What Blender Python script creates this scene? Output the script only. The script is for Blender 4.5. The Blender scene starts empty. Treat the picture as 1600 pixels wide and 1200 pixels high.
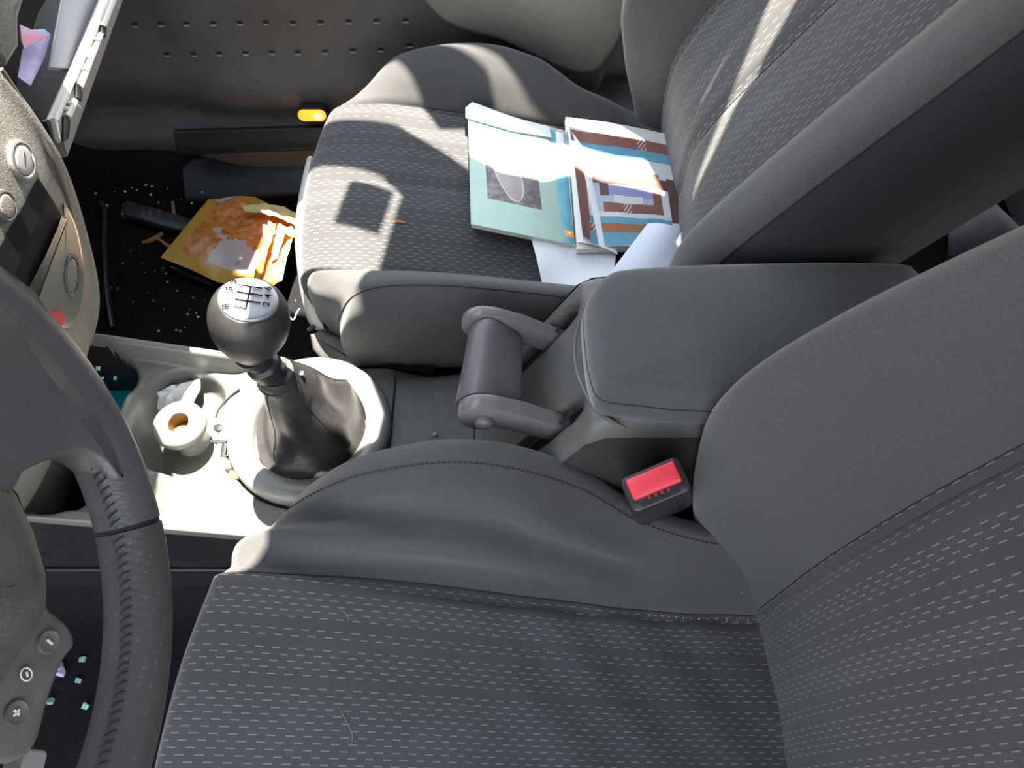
import bpy, bmesh, math, random
import numpy as np
from mathutils import Vector, Matrix
random.seed(7); rng = np.random.default_rng(7)
S = bpy.context.scene
COL = S.collection
# ------------------------------------------------------------------ camera, sky, sun, exposure
CAMZ = 1.11; FPX = 1200.0; PITCH = math.radians(60)
cd = bpy.data.cameras.new('camera'); cam = bpy.data.objects.new('camera', cd); COL.objects.link(cam)
cam.location = (0, 0, CAMZ); cam.rotation_euler = (math.radians(90) - PITCH, 0, 0)
cd.sensor_width = 36; cd.lens = 27; cd.clip_start = .02
S.camera = cam
w = bpy.data.worlds.new('sky'); S.world = w; w.use_nodes = True
bg = w.node_tree.nodes['Background']; bg.inputs[0].default_value = (.86, .93, 1.0, 1); bg.inputs[1].default_value = 3.5
_nt = w.node_tree; _tc = _nt.nodes.new('ShaderNodeTexCoord'); _sp = _nt.nodes.new('ShaderNodeSeparateXYZ'); _cr = _nt.nodes.new('ShaderNodeValToRGB'); _mr = _nt.nodes.new('ShaderNodeMapRange')
_nt.links.new(_tc.outputs['Generated'], _sp.inputs[0]); _mr.inputs[1].default_value = -1; _nt.links.new(_sp.outputs[2], _mr.inputs[0]); _nt.links.new(_mr.outputs[0], _cr.inputs[0]); _nt.links.new(_cr.outputs[0], bg.inputs[0])
_e = _cr.color_ramp.elements; _e[0].position = .49; _e[0].color = (.26, .25, .235, 1); _e[1].position = 1.0; _e[1].color = (.70, .82, 1.0, 1); _q = _e.new(.515); _q.color = (.98, .985, .965, 1)
SUN = Vector((.08, .30, 1.0)).normalized()
sl = bpy.data.lights.new('sun', 'SUN'); sl.energy = 28; sl.color = (1, .92, .78); sl.angle = math.radians(.6)
so = bpy.data.objects.new('sun', sl); COL.objects.link(so)
so.rotation_euler = SUN.to_track_quat('Z', 'Y').to_euler(); so.location = SUN * 6
S.view_settings.view_transform = 'Standard'; S.view_settings.look = 'None'
S.view_settings.exposure = .55; S.view_settings.gamma = 1; S.view_settings.use_curve_mapping = False

# ------------------------------------------------------------------ helpers
FW = np.array([0, math.cos(PITCH), -math.sin(PITCH)]); UP = np.array([0, math.sin(PITCH), math.cos(PITCH)]); RT = np.array([1., 0, 0])
CP = np.array([0, 0, CAMZ])
def at(px, py, axis, val):
    """point of the line of sight through a photo pixel that lies on a plane x/y/z = val"""
    r = FW + RT * (px - 800) / FPX - UP * (py - 600) / FPX
    k = 'xyz'.index(axis)
    return CP + (val - CP[k]) / r[k] * r
def atp(px, py, p0, n):
    r = FW + RT * (px - 800) / FPX - UP * (py - 600) / FPX
    p0 = np.array(p0, float); n = np.array(n, float)
    return CP + ((p0 - CP) @ n) / (r @ n) * r
def surfat(px, py, f):
    """point of a line of sight on the height field z = f(x, y)"""
    p = at(px, py, 'z', .3)
    for _ in range(12): p = at(px, py, 'z', float(f(p[0], p[1])))
    return p
def node(nt, t, **k):
    n = nt.nodes.new(t)
    for a, v in k.items():
        if a == 'inp':
            for kk, vv in v.items(): n.inputs[kk].default_value = vv
        else: setattr(n, a, v)
    return n
def c4(c): return (c[0], c[1], c[2], 1)
def mat(name, col, rough=.5, metal=0, noise=0, nscale=60, bump=0, bscale=400, spec=.5, sheen=0, col2=None, emis=None, trans=0, ior=1.45, coat=0, sub=0):
    m = bpy.data.materials.new(name); m.use_nodes = True; nt = m.node_tree; L = nt.links.new
    b = nt.nodes['Principled BSDF']
    b.inputs['Base Color'].default_value = c4(col); b.inputs['Roughness'].default_value = rough; b.inputs['Metallic'].default_value = metal
    b.inputs['Specular IOR Level'].default_value = spec; b.inputs['Sheen Weight'].default_value = sheen; b.inputs['Sheen Roughness'].default_value = .4
    b.inputs['Transmission Weight'].default_value = trans; b.inputs['IOR'].default_value = ior; b.inputs['Coat Weight'].default_value = coat
    if emis: b.inputs['Emission Color'].default_value = c4(emis[0]); b.inputs['Emission Strength'].default_value = emis[1]
    tc = node(nt, 'ShaderNodeTexCoord')
    if noise or col2:
        n = node(nt, 'ShaderNodeTexNoise', inp={'Scale': nscale, 'Detail': 5, 'Roughness': .65}); L(tc.outputs['Object'], n.inputs['Vector'])
        r = node(nt, 'ShaderNodeValToRGB'); r.color_ramp.elements[0].position = .35; r.color_ramp.elements[1].position = .68
        a = col2 if col2 else tuple(x * (1 - noise) for x in col); bb = col if col2 else tuple(min(1, x * (1 + noise)) for x in col)
        r.color_ramp.elements[0].color = c4(a); r.color_ramp.elements[1].color = c4(bb)
        L(n.outputs['Fac'], r.inputs['Fac']); L(r.outputs['Color'], b.inputs['Base Color'])
    if bump:
        n2 = node(nt, 'ShaderNodeTexNoise', inp={'Scale': bscale, 'Detail': 3}); L(tc.outputs['Object'], n2.inputs['Vector'])
        bp = node(nt, 'ShaderNodeBump', inp={'Strength': bump, 'Distance': .001}); L(n2.outputs['Fac'], bp.inputs['Height']); L(bp.outputs['Normal'], b.inputs['Normal'])
    return m
def mth(nt, op, a, b=None, c=None):
    n = nt.nodes.new('ShaderNodeMath'); n.operation = op
    for i, v in enumerate((a, b, c)):
        if v is None: continue
        if isinstance(v, (int, float)): n.inputs[i].default_value = v
        else: nt.links.new(v, n.inputs[i])
    return n.outputs[0]
def insert_fabric(name, base, dash, rowp=.0054, per=.0155, thr=.27):
    """woven seat fabric: broken dash lines in rows (UV in metres)"""
    m = bpy.data.materials.new(name); m.use_nodes = True; nt = m.node_tree; L = nt.links.new; b = nt.nodes['Principled BSDF']
    uv = node(nt, 'ShaderNodeUVMap'); sp = node(nt, 'ShaderNodeSeparateXYZ'); L(uv.outputs[0], sp.inputs[0]); U, V = sp.outputs[0], sp.outputs[1]
    vr = mth(nt, 'DIVIDE', V, rowp); row = mth(nt, 'FLOOR', vr); fv = mth(nt, 'FRACT', vr)
    w1 = node(nt, 'ShaderNodeTexWhiteNoise', noise_dimensions='1D'); L(mth(nt, 'ADD', row, 17.3), w1.inputs['W'])
    w2 = node(nt, 'ShaderNodeTexWhiteNoise', noise_dimensions='1D'); L(mth(nt, 'FLOOR', mth(nt, 'DIVIDE', row, 4.0)), w2.inputs['W'])
    on = mth(nt, 'GREATER_THAN', mth(nt, 'ADD', mth(nt, 'MULTIPLY', w1.outputs['Value'], .5), mth(nt, 'MULTIPLY', w2.outputs['Value'], .5)), thr)
    ph = mth(nt, 'MULTIPLY', mth(nt, 'MODULO', mth(nt, 'ABSOLUTE', row), 2.0), .5)
    fu = mth(nt, 'FRACT', mth(nt, 'ADD', mth(nt, 'DIVIDE', U, per), ph))
    line = mth(nt, 'MULTIPLY', mth(nt, 'LESS_THAN', fv, .18), mth(nt, 'LESS_THAN', fu, .48))
    msk = mth(nt, 'MULTIPLY', line, on)
    # small tick texture between the dashes
    fu2 = mth(nt, 'FRACT', mth(nt, 'DIVIDE', U, .0019)); fv2 = mth(nt, 'FRACT', mth(nt, 'DIVIDE', V, .0019))
    tick = mth(nt, 'MULTIPLY', mth(nt, 'MULTIPLY', mth(nt, 'GREATER_THAN', fu2, .5), mth(nt, 'GREATER_THAN', fv2, .45)), .55)
    band = mth(nt, 'MULTIPLY', mth(nt, 'SUBTRACT', w2.outputs['Value'], .5), .35)
    nz = node(nt, 'ShaderNodeTexNoise', inp={'Scale': 14, 'Detail': 4}); tc = node(nt, 'ShaderNodeTexCoord'); L(tc.outputs['Object'], nz.inputs['Vector'])
    dark = node(nt, 'ShaderNodeMix', data_type='RGBA'); dark.inputs['A'].default_value = c4(base); dark.inputs['B'].default_value = c4(tuple(x * 1.9 for x in base))
    L(mth(nt, 'ADD', mth(nt, 'ADD', tick, band), mth(nt, 'MULTIPLY', nz.outputs['Fac'], .5)), dark.inputs['Factor'])
    mx = node(nt, 'ShaderNodeMix', data_type='RGBA'); L(dark.outputs['Result'], mx.inputs['A']); mx.inputs['B'].default_value = c4(dash); L(msk, mx.inputs['Factor'])
    L(mx.outputs['Result'], b.inputs['Base Color']); b.inputs['Roughness'].default_value = .85; b.inputs['Sheen Weight'].default_value = .25; b.inputs['Specular IOR Level'].default_value = .2
    bp = node(nt, 'ShaderNodeBump', inp={'Strength': .5, 'Distance': .0006}); L(mth(nt, 'ADD', msk, tick), bp.inputs['Height']); L(bp.outputs['Normal'], b.inputs['Normal'])
    return m
def twill(name, base, up=1.35, sc=900, sheen=.3):
    m = bpy.data.materials.new(name); m.use_nodes = True; nt = m.node_tree; L = nt.links.new; b = nt.nodes['Principled BSDF']
    uv = node(nt, 'ShaderNodeUVMap')
    wv = node(nt, 'ShaderNodeTexWave', wave_type='BANDS', bands_direction='DIAGONAL', inp={'Scale': 240, 'Distortion': .8, 'Detail': 1}); L(uv.outputs[0], wv.inputs['Vector'])
    tc = node(nt, 'ShaderNodeTexCoord')
    nz = node(nt, 'ShaderNodeTexNoise', inp={'Scale': sc, 'Detail': 2}); L(tc.outputs['Object'], nz.inputs['Vector'])
    n3 = node(nt, 'ShaderNodeTexNoise', inp={'Scale': 9, 'Detail': 5}); L(tc.outputs['Object'], n3.inputs['Vector'])
    f = mth(nt, 'ADD', mth(nt, 'MULTIPLY', wv.outputs['Fac'], .12), mth(nt, 'ADD', mth(nt, 'SUBTRACT', mth(nt, 'MULTIPLY', nz.outputs['Fac'], 1.7), .5), mth(nt, 'MULTIPLY', n3.outputs['Fac'], .35)))
    mx = node(nt, 'ShaderNodeMix', data_type='RGBA'); mx.inputs['A'].default_value = c4(tuple(x * .7 for x in base)); mx.inputs['B'].default_value = c4(tuple(x * up for x in base)); L(f, mx.inputs['Factor'])
    L(mx.outputs['Result'], b.inputs['Base Color']); b.inputs['Roughness'].default_value = .8; b.inputs['Sheen Weight'].default_value = sheen; b.inputs['Specular IOR Level'].default_value = .25
    bp = node(nt, 'ShaderNodeBump', inp={'Strength': .3, 'Distance': .0004}); L(mth(nt, 'ADD', mth(nt, 'MULTIPLY', wv.outputs['Fac'], .35), nz.outputs['Fac']), bp.inputs['Height']); L(bp.outputs['Normal'], b.inputs['Normal'])
    return m

def mesh(name, V, F, m=None, parent=None, smooth=True, uv=None, sharp=None):
    """link one mesh; V in world coordinates. Children are stored relative to the root's place"""
    V = np.array(V, float)
    if parent is not None: off = np.array(parent['base_at'])
    else: off = np.array([V[:, 0].mean(), V[:, 1].mean(), V[:, 2].min()])
    me = bpy.data.meshes.new(name); me.from_pydata((V - off).tolist(), [], [tuple(int(i) for i in f) for f in F])
    if uv is not None:
        ul = me.uv_layers.new(name='UVMap'); li = np.empty(len(me.loops), int); me.loops.foreach_get('vertex_index', li)
        ul.data.foreach_set('uv', np.array(uv, float)[li].ravel())
    if smooth: me.polygons.foreach_set('use_smooth', [True] * len(me.polygons))
    me.validate(); me.update()
    if sharp:
        me.set_sharp_from_angle(angle=math.radians(sharp))
    o = bpy.data.objects.new(name, me); COL.objects.link(o)
    if m: me.materials.append(m)
    if parent is not None: o.parent = parent
    else: o.location = off
    o['base_at'] = off.tolist()
    return o
def thing(name, label, cat, loc, group=None):
    o = bpy.data.objects.new(name, None); COL.objects.link(o); o.location = loc; o.empty_display_size = .02
    o['base_at'] = [float(v) for v in loc]; o['label'] = label; o['category'] = cat
    if group: o['group'] = group
    return o
def tag(o, label, cat, group=None):
    o['label'] = label; o['category'] = cat
    if group: o['group'] = group
    return o
def struct(o): o['kind'] = 'structure'; return o
def cr1(P, n, axis=0, closed=False):
    """Catmull-Rom resampling along an axis, n steps per segment"""
    P = np.moveaxis(np.array(P, float), axis, 0); N = len(P); out = []
    segs = N if closed else N - 1
    for i in range(segs):
        g = (lambda k: P[k % N]) if closed else (lambda k: P[k] if 0 <= k < N else (2 * P[0] - P[1] if k < 0 else 2 * P[-1] - P[-2]))
        p0, p1, p2, p3 = g(i - 1), g(i), g(i + 1), g(i + 2)
        for j in range(n):
            t = j / n
            out.append(.5 * (2 * p1 + (p2 - p0) * t + (2 * p0 - 5 * p1 + 4 * p2 - p3) * t * t + (3 * p1 - p0 - 3 * p2 + p3) * t ** 3))
    if not closed: out.append(P[-1])
    return np.moveaxis(np.array(out), 0, axis)
def gridfaces(nr, nc, wrap=False):
    F = []
    for i in range(nr - 1):
        for j in range(nc if wrap else nc - 1):
            k = (j + 1) % nc
            F.append((i * nc + j, i * nc + k, (i + 1) * nc + k, (i + 1) * nc + j))
    return F
def normals(G):
    du = np.gradient(G, axis=0); dv = np.gradient(G, axis=1); n = np.cross(du, dv); l = np.linalg.norm(n, axis=2, keepdims=True); l[l == 0] = 1
    return n / l
def loft(name, rings, m, parent=None, cap0=True, cap1=True, smooth=True, sharp=40, uv=None):
    R = np.array(rings, float); nr, nc = R.shape[:2]; V = R.reshape(-1, 3); F = gridfaces(nr, nc, True)
    if cap0: F.append(tuple(range(nc))[::-1])
    if cap1: F.append(tuple(range((nr - 1) * nc, nr * nc)))
    return mesh(name, V, F, m, parent, smooth, sharp=sharp)
def tube(name, path, r, m, parent=None, n=10, seg=4, closed=False, flat=1.0, raw=False):
    P = cr1(path, seg, closed=closed) if seg > 1 else np.array(path, float)
    rr = np.full(len(P), r) if np.isscalar(r) else np.interp(np.linspace(0, 1, len(P)), np.linspace(0, 1, len(r)), r)
    T = np.gradient(P, axis=0) if not closed else np.roll(P, -1, 0) - np.roll(P, 1, 0)
    T /= np.linalg.norm(T, axis=1)[:, None] + 1e-12
    a = np.array([0, 0, 1.]) if abs(T[0] @ [0, 0, 1]) < .9 else np.array([1., 0, 0])
    rings = []; u = np.cross(T[0], a); u /= np.linalg.norm(u)
    for p, t, q in zip(P, T, rr):
        u = u - (u @ t) * t; u /= np.linalg.norm(u); v = np.cross(t, u)
        rings.append([p + q * (math.cos(k) * u + flat * math.sin(k) * v) for k in np.linspace(0, 2 * math.pi, n, endpoint=False)])
    if raw: return rings
    if closed:
        R = np.array(rings); nr, nc = R.shape[:2]; F = [(i * nc + j, i * nc + (j + 1) % nc, ((i + 1) % nr) * nc + (j + 1) % nc, ((i + 1) % nr) * nc + j) for i in range(nr) for j in range(nc)]
        return mesh(name, R.reshape(-1, 3), F, m, parent)
    return loft(name, rings, m, parent)
def rrect(cx, cy, hx, hy, r, n=6):
    pts = []
    for sx, sy, a0 in ((1, 1, 0), (-1, 1, 90), (-1, -1, 180), (1, -1, 270)):
        for k in range(n + 1):
            a = math.radians(a0 + 90 * k / n); pts.append((cx + sx * (hx - r) + r * math.cos(a), cy + sy * (hy - r) + r * math.sin(a)))
    return np.array(pts)
def puff(name, outline, levels, m, parent=None, frame=None, sharp=40, cap0=True, fan=False):
    """outline: closed 2D loop; levels: (inset, height) pairs; frame: (origin, ex, ey, ez)"""
    O = np.array(outline, float); c = O.mean(0); T = np.roll(O, -1, 0) - np.roll(O, 1, 0); N = np.stack([T[:, 1], -T[:, 0]], 1); N /= np.linalg.norm(N, axis=1)[:, None]
    area = .5 * np.sum(O[:, 0] * np.roll(O[:, 1], -1) - np.roll(O[:, 0], -1) * O[:, 1]); N *= 1 if area > 0 else -1
    o, ex, ey, ez = frame if frame is not None else (np.zeros(3), np.array([1., 0, 0]), np.array([0, 1., 0]), np.array([0, 0, 1.]))
    o, ex, ey, ez = map(lambda q: np.array(q, float), (o, ex, ey, ez))
    rings = []
    for ins, h in levels:
        Q = O - N * ins
        rings.append([o + ex * q[0] + ey * q[1] + ez * h for q in Q])
    if area < 0: rings = [r[::-1] for r in rings]
    if fan:
        l = np.array(rings[-1]); c_ = l.mean(0)
        for k in (.93, .8, .6, .35, .12): rings.append([c_ + (p - c_) * k + ez * fan * (1 - k * k) for p in l])
    return loft(name, rings, m, parent, cap0=cap0, sharp=sharp)
def box(name, c, h, m, parent=None, bev=.003, rot=None, seg=2):
    bm = bmesh.new(); bmesh.ops.create_cube(bm, size=2)
    for v in bm.verts: v.co = Vector((v.co.x * h[0], v.co.y * h[1], v.co.z * h[2]))
    if bev: bmesh.ops.bevel(bm, geom=bm.edges[:], offset=bev, segments=seg, affect='EDGES', profile=.6)
    if rot is not None: bmesh.ops.transform(bm, matrix=rot.to_4x4(), verts=bm.verts)
    V = [tuple(v.co + Vector(c)) for v in bm.verts]; F = [[v.index for v in f.verts] for f in bm.faces]; bm.free()
    return mesh(name, V, F, m, parent, True, sharp=35)
def frame_of(o, z, x):
    z = np.array(z, float); z /= np.linalg.norm(z); x = np.array(x, float); x = x - (x @ z) * z; x /= np.linalg.norm(x)
    return (np.array(o, float), x, np.cross(z, x), z)
def fp(fr, x, y, z=0): return fr[0] + fr[1] * x + fr[2] * y + fr[3] * z
def text(name, s, size, fr, x, y, m, parent, rot=0, depth=.0002, z=0, bold=0):
    cu = bpy.data.curves.new(name, 'FONT'); cu.body = s; cu.size = size; cu.align_x = 'CENTER'; cu.align_y = 'CENTER'; cu.extrude = depth; cu.offset = bold; cu.resolution_u = 3
    to = bpy.data.objects.new(name, cu); me = bpy.data.meshes.new_from_object(to)
    c, s_ = math.cos(rot), math.sin(rot)
    V = [fp(fr, x + v.co.x * c - v.co.y * s_, y + v.co.x * s_ + v.co.y * c, z + v.co.z) for v in me.vertices]; F = [list(p.vertices) for p in me.polygons]
    bpy.data.objects.remove(to); bpy.data.curves.remove(cu); bpy.data.meshes.remove(me)
    return mesh(name, V, F, m, parent, False)
def sm(d, w): return 1 / (1 + np.exp(-np.clip(d / w, -40, 40) * 4))
def sdrr(x, y, cx, cy, hx, hy, r):
    qx = np.abs(x - cx) - hx + r; qy = np.abs(y - cy) - hy + r
    return np.sqrt(np.maximum(qx, 0) ** 2 + np.maximum(qy, 0) ** 2) + np.minimum(np.maximum(qx, qy), 0) - r

# ------------------------------------------------------------------ materials
M = {}
M['insert'] = insert_fabric('patterned grey seat fabric', (.034, .034, .036), (.15, .153, .155))
M['bolster'] = twill('plain charcoal seat fabric', (.047, .047, .049))
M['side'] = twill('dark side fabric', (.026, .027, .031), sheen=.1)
M['armfab'] = twill('armrest fabric', (.052, .054, .058))
M['stitch'] = mat('dark thread', (.012, .012, .014), .8)
M['plastic'] = mat('charcoal plastic', (.082, .082, .080), .42, noise=.12, bump=.25, bscale=900)
M['plastic_dark'] = mat('black plastic', (.018, .018, .020), .38, noise=.2, bump=.15, bscale=700)
M['black'] = mat('deep black recess', (.006, .006, .007), .6)
M['door'] = mat('grey door panel plastic', (.105, .103, .102), .5, noise=.15, nscale=12, bump=.3, bscale=700)
M['silver'] = mat('satin silver plastic', (.135, .135, .125), .36, noise=.05, bump=.1, bscale=900)
M['ring'] = mat('pale satin ring plastic', (.24, .24, .225), .30, noise=.04)
M['dash'] = mat('warm grey dusty dash plastic', (.19, .182, .162), .5, noise=.25, nscale=260, bump=.5, bscale=700)
M['chrome'] = mat('brushed chrome', (.6, .6, .6), .2, 1)
M['leather'] = mat('black leather', (.030, .029, .031), .34, noise=.2, bump=.5, bscale=420)
M['rim'] = mat('worn dark grey rim leather', (.070, .070, .074), .30, noise=.12, nscale=30, bump=.3, bscale=500)
M['hub'] = mat('grained hub plastic', (.085, .083, .078), .55, noise=.15, bump=.6, bscale=600)
M['pad'] = mat('taupe button pad plastic', (.10, .095, .088), .4, noise=.1)
M['carpet'] = mat('black carpet', (.012, .012, .013), .95, noise=.4, nscale=300, bump=1, bscale=500, spec=.1)
M['red'] = mat('red release button plastic', (.62, .045, .07), .35, noise=.08)
M['paper'] = mat('white paper', (.78, .80, .84), .7, noise=.04, nscale=30)
M['ink'] = mat('dark print ink', (.004, .004, .005), .9, spec=.05)
M['wood'] = mat('bark chip', (.42, .20, .09), .8, noise=.3)
M['glass'] = mat('green tinted glass fragment', (.50, .80, .74), .08, trans=.55, ior=1.5)

# ------------------------------------------------------------------ setting: floor, door, roof, glass frame
def plane_grid(name, x0, x1, y0, y1, f, nx, ny, m, parent=None):
    X, Y = np.meshgrid(np.linspace(x0, x1, nx), np.linspace(y0, y1, ny), indexing='ij'); G = np.stack([X, Y, f(X, Y)], 2)
    return mesh(name, G.reshape(-1, 3), gridfaces(nx, ny), M[m], parent)
def carpet_h(x, y):
    x = np.asarray(x, float); y = np.asarray(y, float)
    z = .25 * sm(-.86 - x, .10) + .006 * np.sin(x * 23 + 1.3) * np.sin(y * 17)
    z = z + .10 * sm(y - 1.04, .03)
    z = z + .16 * np.exp(-((y - .40) / .10) ** 4) * 1.0
    z = z + .07 * sm(x - .55, .08)
    return z
struct(plane_grid('floor', -1.35, 1.7, -.62, 1.12, carpet_h, 180, 120, 'carpet'))
# passenger door: lofted panel, profile (y, z) with pocket bulge and sill
def door_y(x, z):
    x = np.asarray(x, float); z = np.asarray(z, float)
    y = 1.105 + 0 * x
    y = y - .050 * sm(z - .44, .035) * sm(x + .42 - (z - .44) * .3, .10)          # armrest / pocket swelling at the rear
    y = y - .02 * np.exp(-((z - .215) / .05) ** 2)
    y = y - .055 * sm(.14 - z, .02)
    y = y + .03 * sm(-.55 - x, .10) * sm(.4 - z, .1)
    y = y + .10 * sm(x - .17 - (z - .25) * .35, .03) * sm(.60 - z, .05)              # dark gap behind the door's rear edge
    return y
xs = np.linspace(-1.25, 1.5, 220); zs = np.linspace(.0, .50, 80)
Xd, Zd = np.meshgrid(xs, zs, indexing='ij'); Gd = np.stack([Xd, door_y(Xd, Zd), Zd], 2)
door = struct(mesh('door_1', Gd.reshape(-1, 3), gridfaces(220, 80), M['door']))
# perforations of the speaker pocket: small square pockets with a lip
def perf(px, py, y):
    p = at(px, py, 'y', y); p = at(px, py, 'y', float(door_y(p[0], p[2])) - .0008)
    x, yy, z = p; h = .0042
    V = []; F = []
    outer = [(x - h, yy, z - h), (x + h, yy, z - h), (x + h, yy, z + h), (x - h, yy, z + h)]
    k = h * .72
    inner = [(x - k, yy + .004, z - k * 1.0), (x + k, yy + .004, z - k), (x + k, yy + .004, z + k), (x - k, yy + .004, z + k)]
    V = outer + inner; F = [(0, 1, 5, 4), (1, 2, 6, 5), (2, 3, 7, 6), (3, 0, 4, 7), (4, 5, 6, 7)]
    return V, F
rows_ = [[(212, 40), (252, 39), (292, 38), (334, 38), (375, 37), (416, 37), (458, 37), (501, 36), (545, 35), (589, 34), (634, 33)],
         [(222, 86), (262, 86), (303, 86), (343, 85), (384, 84), (425, 83), (466, 83), (508, 82), (552, 80), (595, 79), (640, 72)]]
BLK = mat('door pocket shadowed hole', (.02, .02, .02), .6); LIP = mat('door hole lip', (.30, .30, .29), .4)
for r_ in rows_:
    for (px, py) in r_:
        p = at(px, py, 'y', 1.1); y = float(door_y(p[0], p[2])); p = at(px, py, 'y', y - .001)
        h = .0048; x, yy, z = p
        V = [(x - h, yy, z - h), (x + h, yy, z - h), (x + h, yy, z + h), (x - h, yy, z + h), (x - h, yy + .0, z - h * .1), (x + h, yy, z - h * .1)]
        o = mesh('perforation', [V[4], V[5], V[2], V[3], (x - h, yy - .0012, z + h), (x + h, yy - .0012, z + h), ], [(0, 1, 2, 3), (3, 2, 5, 4)], BLK, door, False)
        mesh('perforation_lip', [V[0], V[1], (x + h, yy - .003, z - h * .25), (x - h, yy - .003, z - h * .25), (x - h, yy, z - h * .1), (x + h, yy, z - h * .1)], [(0, 1, 2, 3), (3, 2, 5, 4)], LIP, o, False)
DOOR_ARM = True
# amber courtesy lamp low on the door
lp = at(488, 179, 'y', 1.06)
lamp = thing('door_courtesy_lamp', 'small glowing amber lamp low on the far door beside the passenger seat front', 'lamp', lp)
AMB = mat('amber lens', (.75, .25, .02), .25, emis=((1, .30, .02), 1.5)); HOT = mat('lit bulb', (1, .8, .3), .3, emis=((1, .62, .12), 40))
fr = frame_of(lp, (0, -1, .25), (1, 0, 0))
puff('bezel', rrect(0, 0, .025, .011, .0108), [(0, -.02), (0, .0), (.001, .002), (.003, .003)], M['plastic_dark'], lamp, fr)
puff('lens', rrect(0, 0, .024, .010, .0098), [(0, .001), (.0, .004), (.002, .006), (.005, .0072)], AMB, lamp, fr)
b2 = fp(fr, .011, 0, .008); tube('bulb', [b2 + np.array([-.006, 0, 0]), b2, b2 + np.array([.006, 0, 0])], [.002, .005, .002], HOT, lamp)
# (door armrest is added after slab() is defined)
# sill trim / kick plate strips below the door
def slab(name, pix, p0, n, th, m, parent=None, bev=.002):
    """polygon seen at photo pixels, lying on a plane, with real thickness"""
    n = np.array(n, float); n /= np.linalg.norm(n); P = [atp(x, y, p0, n) for x, y in pix]
    fr = frame_of(P[0], n, np.array(P[1]) - P[0]); O = np.array([[(p - fr[0]) @ fr[1], (p - fr[0]) @ fr[2]] for p in P])
    b = min(bev, th * .45)
    return puff(name, O, [(0, -th), (0, -b), (b * .35, -b * .35), (b, 0)], m if not isinstance(m, str) else M[m], parent, fr)
sill = slab('trim_1', [(280, 262), (300, 244), (520, 236), (520, 300), (288, 312)], (-.3, .99, .055), (0, -.55, 1), .05, mat('blue grey sill plastic', (.030, .035, .042), .45), None, .008); struct(sill)
slab('door_armrest', cr1([(640, -60), (660, 0), (690, 34), (725, 52), (780, 66), (830, 90), (880, 112), (922, 118), (948, 98), (978, 45), (1000, -40)], 4).tolist(), (.1, 1.045, .45), (0, -1, .12), .05, mat('beige grey door armrest', (.17, .16, .14), .5, noise=.06, bump=.3, bscale=700), door, .010)
tm = slab('trim_2', [(270, 205), (560, 196), (560, 232), (276, 244)], (0, 1.03, .12), (0, -1, .6), .02, 'plastic_dark', None, .004); struct(tm)
# shell around the view: roof, firewall, rear
exec_roof = True

# ------------------------------------------------------------------ seats
def dense(net, nr, nc): return cr1(cr1(net, nr, 0), nc, 1)
def seat_surface(net, nr, nc, cols, parent, seams=(), wr=None, vmode='y', extra_uv=0):
    """net rows x cols; cols = list of (c0, c1, part name, material) ranges in control columns"""
    net = np.array(net, float); G = dense(net, nr, nc); N = normals(G)
    cc = np.linspace(0, net.shape[1] - 1, G.shape[1])[None, :]; rr = np.linspace(0, net.shape[0] - 1, G.shape[0])[:, None]
    d = np.zeros(G.shape[:2])
    for c, depth, wd in seams: d -= depth * np.exp(-((cc - c) / wd) ** 2) + 0 * rr
    if wr is not None: d = d + wr(G, rr, cc)
    sgn = 1.0
    mid = N[G.shape[0] // 2, G.shape[1] // 2]
    if mid[2] < 0: sgn = -1.0
    G = G + N * (sgn * d)[..., None]
    ul = np.concatenate([[0], np.cumsum(np.linalg.norm(np.diff(G[:, G.shape[1] // 2], axis=0), axis=1))])
    vl = np.concatenate([[0], np.cumsum(np.linalg.norm(np.diff(G[G.shape[0] // 2], axis=0), axis=1))])
    out = []
    for c0, c1, nm, m in cols:
        a, b = int(c0 * nc), int(c1 * nc) + 1
        sub = G[:, a:b]; nrr, ncc = sub.shape[:2]
        uv = np.stack(np.broadcast_arrays(ul[:, None], vl[None, a:b]), 2).reshape(-1, 2)
        F = gridfaces(nrr, ncc); 
        if sgn > 0: pass
        out.append(mesh(nm, sub.reshape(-1, 3), F, m, parent, uv=uv))
    return G, out
def seam_line(G, nc, col, r0, r1, nr, parent, rad=.0007, lift=.0004, m='stitch', name='seam', dashed=False):
    j = int(col * nc); N = normals(G); N = N if N[G.shape[0] // 2, G.shape[1] // 2][2] > 0 else -N
    i0, i1 = int(r0 * nr), int(r1 * nr) + 1
    P = G[i0:i1, j] + N[i0:i1, j] * lift
    if not dashed: return tube(name, P, rad, M[m], parent, n=5, seg=1)
    V = []; F = []; s = 0; L = np.concatenate([[0], np.cumsum(np.linalg.norm(np.diff(P, axis=0), axis=1))]); q = 0
    while q < L[-1] - .005:
        a = np.array([np.interp(q, L, P[:, k]) for k in range(3)]); b = np.array([np.interp(q + .0034, L, P[:, k]) for k in range(3)])
        R = tube('', [a, (a + b) / 2 + np.array([0, 0, .0004]), b], rad, None, n=5, seg=1, raw=True); base = len(V); V += [p for r in R for p in r]
        F += [tuple(base + k for k in f) for f in gridfaces(3, 5, True)]; q += .0052
    o = mesh(name, V, F, M[m], parent); o['kind'] = 'stuff'; return o

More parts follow.
